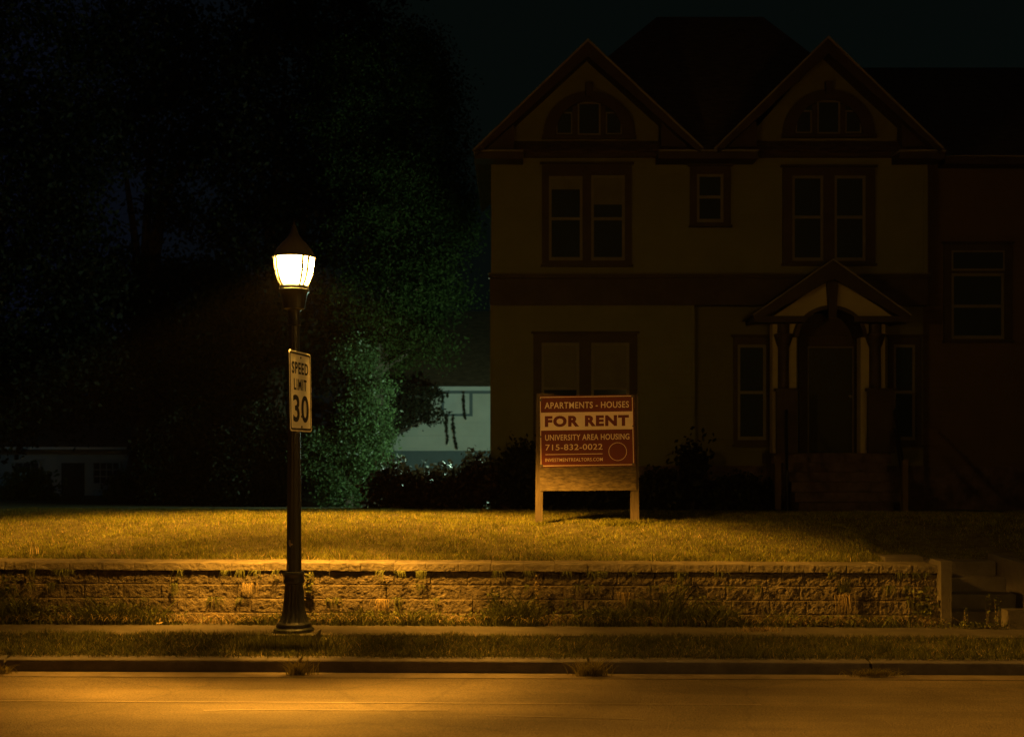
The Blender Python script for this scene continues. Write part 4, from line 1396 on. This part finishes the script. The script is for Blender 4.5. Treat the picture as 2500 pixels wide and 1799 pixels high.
def lawn_keep(x, y):
    return ~((x > 4.15) & (x < 5.85) & (y < 14.45))
grass("lawn_grass", "mown yellowish lawn above the block wall, lit by the lamp", 270000, -7.6, 8.4, 13.72, 19.5, lawn_z, .024, .056, .0048, M['grass'], 3, ypow=1.25, keep=lawn_keep, straw=.10)
grass("lawn_edge_grass", "longer ragged grass along the top edge of the block wall", 9000, -7, 4.6, 13.66, 13.95, lawn_z, .04, .10, .0055, M['grass'], 8, lean=.8, straw=.12)
pw = lambda x, y: S_np(x) - 0.075 + 0.03 * np.clip((y - 11.34) / 0.9, 0, 1)
grass("verge_grass", "dark strip of mown grass between sidewalk and kerb", 125000, -6.6, 6.6, 11.36, 12.46, pw, .025, .075, .0050, M['verge'], 9, lean=.7,
      keep=lambda x, y: ~((abs(x - LX) < .2) & (abs(y - LY) < .2)), straw=.08)
grass("verge_edge_grass", "ragged grass hanging over the back of the kerb", 9000, -6.6, 6.6, 11.28, 11.40, pw, .03, .085, .0055, M['verge'], 10, lean=1.0, straw=.06)

# ------------------------------------------------------------------ weeds along the foot of the wall
prof_x = [0, 120, 300, 460, 520, 640, 780, 900, 1050, 1180, 1300, 1420, 1560, 1650, 1750, 1830, 1950, 2060, 2150, 2230, 2300]
prof_h = [.40, .26, .30, .16, .08, .12, .16, .20, .17, .22, .30, .22, .22, .40, .42, .22, .14, .16, .12, .18, .20]
prof_d = [1.0, .9, 1.0, .8, .3, .5, .8, .7, .8, .9, 1.0, .9, .9, 1.0, 1.0, .9, .6, .7, .6, .8, .9]
def weed_field():
    rng = np.random.default_rng(21)
    x = rng.uniform(-6.5, 4.6, 13500)
    px = x * F / 13.2 + PX0
    d = np.interp(px, prof_x, prof_d) * np.clip(.6 + .7 * vnoise(x, x * 0, 5, 3), .1, 1)
    ok = rng.random(len(x)) < d
    x, px = x[ok], px[ok]
    N = len(x)
    hh = 1.12 * np.interp(px, prof_x, prof_h) * np.clip(1 + .5 * vnoise(x, x * 0, 7, 8), .3, 1.7)
    y = WY - .03 - .19 * rng.random(N) ** 1.3
    h = hh * (.25 + .85 * rng.random(N) ** 1.5)
    a = rng.uniform(math.pi * .9, 2.1 * math.pi, N)
    base = np.stack([x, y, S_np(x) - .03], 1)
    m1 = strips_mesh(base, h, .006 + .008 * rng.random(N), a, h * (.3 + .6 * rng.random(N)), h * .45 * rng.random(N), 5, rng.uniform(-.5, .5, N))
    # broad leaves low down and climbing
    n2 = 10000
    x = rng.uniform(-6.5, 4.6, n2); px = x * F / 13.2 + PX0
    d = np.interp(px, prof_x, prof_d) * np.clip(.5 + .8 * vnoise(x, x * 0, 4, 13), .05, 1)
    ok = rng.random(n2) < d
    x, px = x[ok], px[ok]
    hh = np.interp(px, prof_x, prof_h)
    z = hh * .75 * rng.random(len(x)) ** 1.8
    c = np.stack([x, WY - .05 - .13 * rng.random(len(x)), S_np(x) - .02 + z], 1)
    m2 = leaves_mesh(c, .010 + .016 * rng.random(len(x)), rng, ratio=.6)
    # drooping tufts rooted in the joints of the courses
    n4 = 64
    xr_ = rng.uniform(-6.3, 4.5, n4); zr_ = rng.choice([.53, .385, .235], n4)
    xs4 = np.repeat(xr_, 16) + rng.normal(size=n4 * 16) * .025
    zs4 = np.repeat(zr_, 16)
    h4 = np.repeat(.06 + .12 * rng.random(n4), 16) * (.5 + .6 * rng.random(n4 * 16))
    m4 = strips_mesh(np.stack([xs4, np.full(len(xs4), WY - .012), zs4 + S_np(xs4)], 1), h4 * .5, .005 + .006 * rng.random(len(xs4)), rng.uniform(math.pi * 1.02, math.pi * 1.98, len(xs4)), h4 * .7 * rng.random(len(xs4)), h4 * 1.2, 5, rng.uniform(-.5, .5, len(xs4)))
    n3 = 1300
    x = rng.uniform(-6.5, 4.6, n3)
    h = .06 + .22 * rng.random(n3)
    m3 = strips_mesh(np.stack([x, WY - .03 - .12 * rng.random(n3), S_np(x) - .03], 1), h, .004 + .005 * rng.random(n3), rng.uniform(math.pi, 2 * math.pi, n3), h * 1.2, h * .7, 5, rng.uniform(-.5, .5, n3))
    o = merge_obj([(m1, M['weed']), (m2, M['weed']), (m3, M['straw']), (m4, M['weed'])], "weeds")
    tag(o, "tangled weeds growing along the foot of the block wall", "weeds", kind="stuff")
weed_field()

def tuft(name, label, base, n, h, spread, m, seed, wid=.006, lean=1.0, hang=False, leaves=0, lsize=.02, cat="weed", group=None, amin=0, amax=2 * math.pi, lm=None):
    rng = np.random.default_rng(seed)
    b_ = np.array(base)[None] + rng.normal(size=(n, 3)) * [spread, .012, .004]
    hh = h * (.5 + .6 * rng.random(n))
    a = rng.uniform(amin, amax, n)
    if hang:
        ms = [(strips_mesh(b_, hh * .15, wid * (.6 + .8 * rng.random(n)), a, hh * .45 * rng.random(n), hh * 1.1, 6, rng.uniform(-.5, .5, n)), m)]
    else:
        ms = [(strips_mesh(b_, hh, wid * (.6 + .8 * rng.random(n)), a, hh * lean * rng.random(n), hh * .35 * rng.random(n), 5, rng.uniform(-.6, .6, n)), m)]
    if leaves:
        sg = -1 if hang else 1
        c = np.array(base)[None] + np.stack([rng.normal(size=leaves) * spread * 1.5, -.02 - .05 * rng.random(leaves), sg * h * rng.random(leaves)], 1)
        ms.append((leaves_mesh(c, lsize * (.6 + .8 * rng.random(leaves)), rng, ratio=.6), lm or M['weed']))
    o = merge_obj(ms, name)
    return tag(o, label, cat, group)

def wp(px, py, Y=WY - .03):
    p = P(px, py, Y)
    return (p.x, p.y, p.z)
DOWN = dict(amin=math.pi * 1.05, amax=math.pi * 1.95)
G1 = "dry straw tufts on the block wall"
tuft("straw_tuft", "pale dry straw tuft hanging on the wall, nearest right of the lamp post", wp(931, 1462), 60, .20, .035, M['straw'], 1, hang=True, group=G1, **DOWN)
tuft("straw_tuft", "dry straw tuft on the wall below the right post of the for rent board", wp(1526, 1446), 45, .17, .04, M['straw'], 2, hang=True, group=G1, **DOWN)
tuft("straw_tuft", "dense pale straw tuft on the wall near the concrete steps", wp(2060, 1452), 70, .22, .035, M['straw'], 3, hang=True, group=G1, **DOWN)
tuft("straw_tuft", "thin straw tuft on the wall just left of the lamp post", wp(604, 1424), 26, .13, .05, M['straw'], 4, hang=True, group=G1, **DOWN)
G2 = "green plants rooted in the wall joints"
tuft("wall_weed", "green grass clump hanging from under the coping left of the for rent board", wp(1030, 1393), 34, .15, .03, M['weed'], 5, hang=True, wid=.010, group=G2, **DOWN)
tuft("wall_weed", "leafy green weed on the wall against the right side of the lamp base", wp(757, 1397), 8, .20, .02, M['weed'], 6, hang=True, leaves=60, lsize=.022, group=G2, **DOWN)
tuft("wall_weed", "tall leafy weed climbing the wall below the left post of the for rent board", wp(1312, 1498), 10, .42, .012, M['weed'], 7, leaves=80, lsize=.022, lean=.2, group=G2, lm=M['straw'], **DOWN)
tuft("wall_weed", "grassy weed spilling from under the coping right of the for rent board", wp(1662, 1398), 40, .16, .035, M['weed'], 8, hang=True, wid=.009, group=G2, **DOWN)
tuft("wall_weed", "small weed drooping from the upper joint well left of the lamp post", wp(428, 1424), 26, .16, .03, M['weed'], 9, hang=True, group=G2, **DOWN)
tuft("wall_weed", "grassy weed standing against the top course near the dense straw tuft", wp(2062, 1445), 40, .18, .05, M['weed'], 10, wid=.008, group=G2, **DOWN)
tuft("wall_weed", "bushy weed climbing the wall at the far left edge", wp(20, 1450), 30, .22, .05, M['weed'], 14, leaves=90, lsize=.02, group=G2, **DOWN)
tuft("wall_weed", "leafy weed climbing in front of the third course right of the lamp", wp(1205, 1490), 24, .28, .03, M['weed'], 15, leaves=60, lsize=.02, group=G2, **DOWN)
tuft("wall_weed", "coarse weed against the end of the wall beside the concrete steps", wp(2255, 1500), 24, .26, .05, M['weed'], 16, leaves=80, lsize=.022, group=G2, **DOWN)
G3 = "weeds growing in the kerb joints"
def kp(px, py): p = P(px, py, YK - .11); return (p.x, p.y, p.z)
tuft("kerb_weed", "bushy weed in the kerb joint in front of the lamp post", kp(728, 1648), 130, .19, .05, M['kerbweed'], 11, lean=1.4, group=G3, amin=math.pi, amax=2 * math.pi)
tuft("kerb_weed", "bushy weed in the kerb joint below the for rent board", kp(1443, 1649), 190, .19, .07, M['kerbweed'], 12, lean=1.3, group=G3, amin=math.pi, amax=2 * math.pi)
tuft("kerb_weed", "flat spreading weed in the kerb joint toward the concrete steps", kp(2130, 1650), 170, .10, .11, M['kerbweed'], 13, lean=2.2, group=G3, amin=math.pi, amax=2 * math.pi)
tuft("kerb_weed", "clump of dry weed at the kerb on the far left edge", kp(2, 1645), 100, .12, .06, M['kerbweed'], 17, lean=1.6, group=G3, amin=math.pi, amax=2 * math.pi)
G4 = "tall thin weeds at the foot of the steps"
for (px, hgt, lab, sd) in ((2354, .22, "shortest of the thin weeds in front of the concrete steps, nearest the cheek wall", 1), (2409, .36, "tallest thin seed-headed weed in front of the concrete steps", 2), (2432, .33, "thin forked weed at the right of the group before the concrete steps", 3)):
    rg = np.random.default_rng(60 + sd)
    bpt = P(px, 1531, 13.02)
    tuft("seed_weed", lab, tuple(bpt), 7, hgt, .012, M['straw'], 60 + sd, wid=.004, lean=.25, leaves=46, lsize=.014, group=G4)
tuft("step_weeds", "low weeds creeping along the bottom step of the concrete stairs", tuple(P(2400, 1532, 13.05)), 160, .07, .25, M['weed'], 71, leaves=160, lsize=.013)
G5 = "stray plants on the lawn edge"
tuft("lawn_sprout", "stiff pale sprouts standing on the lawn edge at the far left", tuple(P(86, 1352, 13.75)), 7, .13, .03, M['straw'], 72, wid=.008, lean=.3, group=G5)
tuft("lawn_sprout", "broad-leaved sprout drooping over the lawn edge left of the lamp", tuple(P(288, 1352, 13.75)), 14, .09, .06, M['straw'], 73, wid=.012, lean=1.4, group=G5)
tuft("post_grass", "longer unmown grass at the foot of the right sign post", tuple(P(1520, 1286, 15.62)), 260, .12, .16, M['grass'], 74, wid=.006, lean=.8, cat="grass")
tuft("post_grass", "short tuft of grass at the foot of the left sign post", tuple(P(1316, 1282, 15.62)), 90, .07, .07, M['grass'], 75, wid=.006, lean=.8, cat="grass")
tuft("base_grass", "unmown grass around the concrete footing of the street lamp", (LX - .05, LY - .27, -.055), 1000, .23, .20, M['verge'], 76, wid=.005, lean=.8, cat="grass")
tuft("joint_grass", "small tuft of grass sprouting over the sidewalk edge near the wall's right part", tuple(P(1862, 1541, 12.4)), 120, .07, .12, M['straw'], 77, wid=.005, lean=1.4, cat="grass")

# fallen bits on the sidewalk
def bit(name, label, px, py, Y, m, seed, s_=.03):
    rg = random.Random(seed)
    p = P(px, py, Y)
    vs = []
    n = 7
    for k in range(n):
        a = 2 * math.pi * k / n
        rr_ = s_ * rg.uniform(.6, 1.2)
        vs.append((p.x + rr_ * math.cos(a) * 1.5, p.y + rr_ * math.sin(a), S(p.x) - .018 + rg.uniform(0, .02)))
    vs.append((p.x, p.y, S(p.x) - .018 + .03))
    me = bpy.data.meshes.new(name)
    me.from_pydata(vs, [], [(k, (k + 1) % n, n) for k in range(n)])
    tag(link(name, me, m), label, "litter" if "paper" in name else "leaf")
bit("paper_scrap", "crumpled pale paper scrap at the sidewalk edge below the wall", 1198, 1523, 13.12, M['signwhite'], 1, .022)
bit("dry_leaf", "curled dry leaf on the sidewalk left of the lamp post", 388, 1524, 13.08, M['straw'], 2, .03)
bit("dry_leaf", "pale dry leaf lying in the weeds near the concrete steps", 2106, 1524, 13.1, M['straw'], 3, .018)
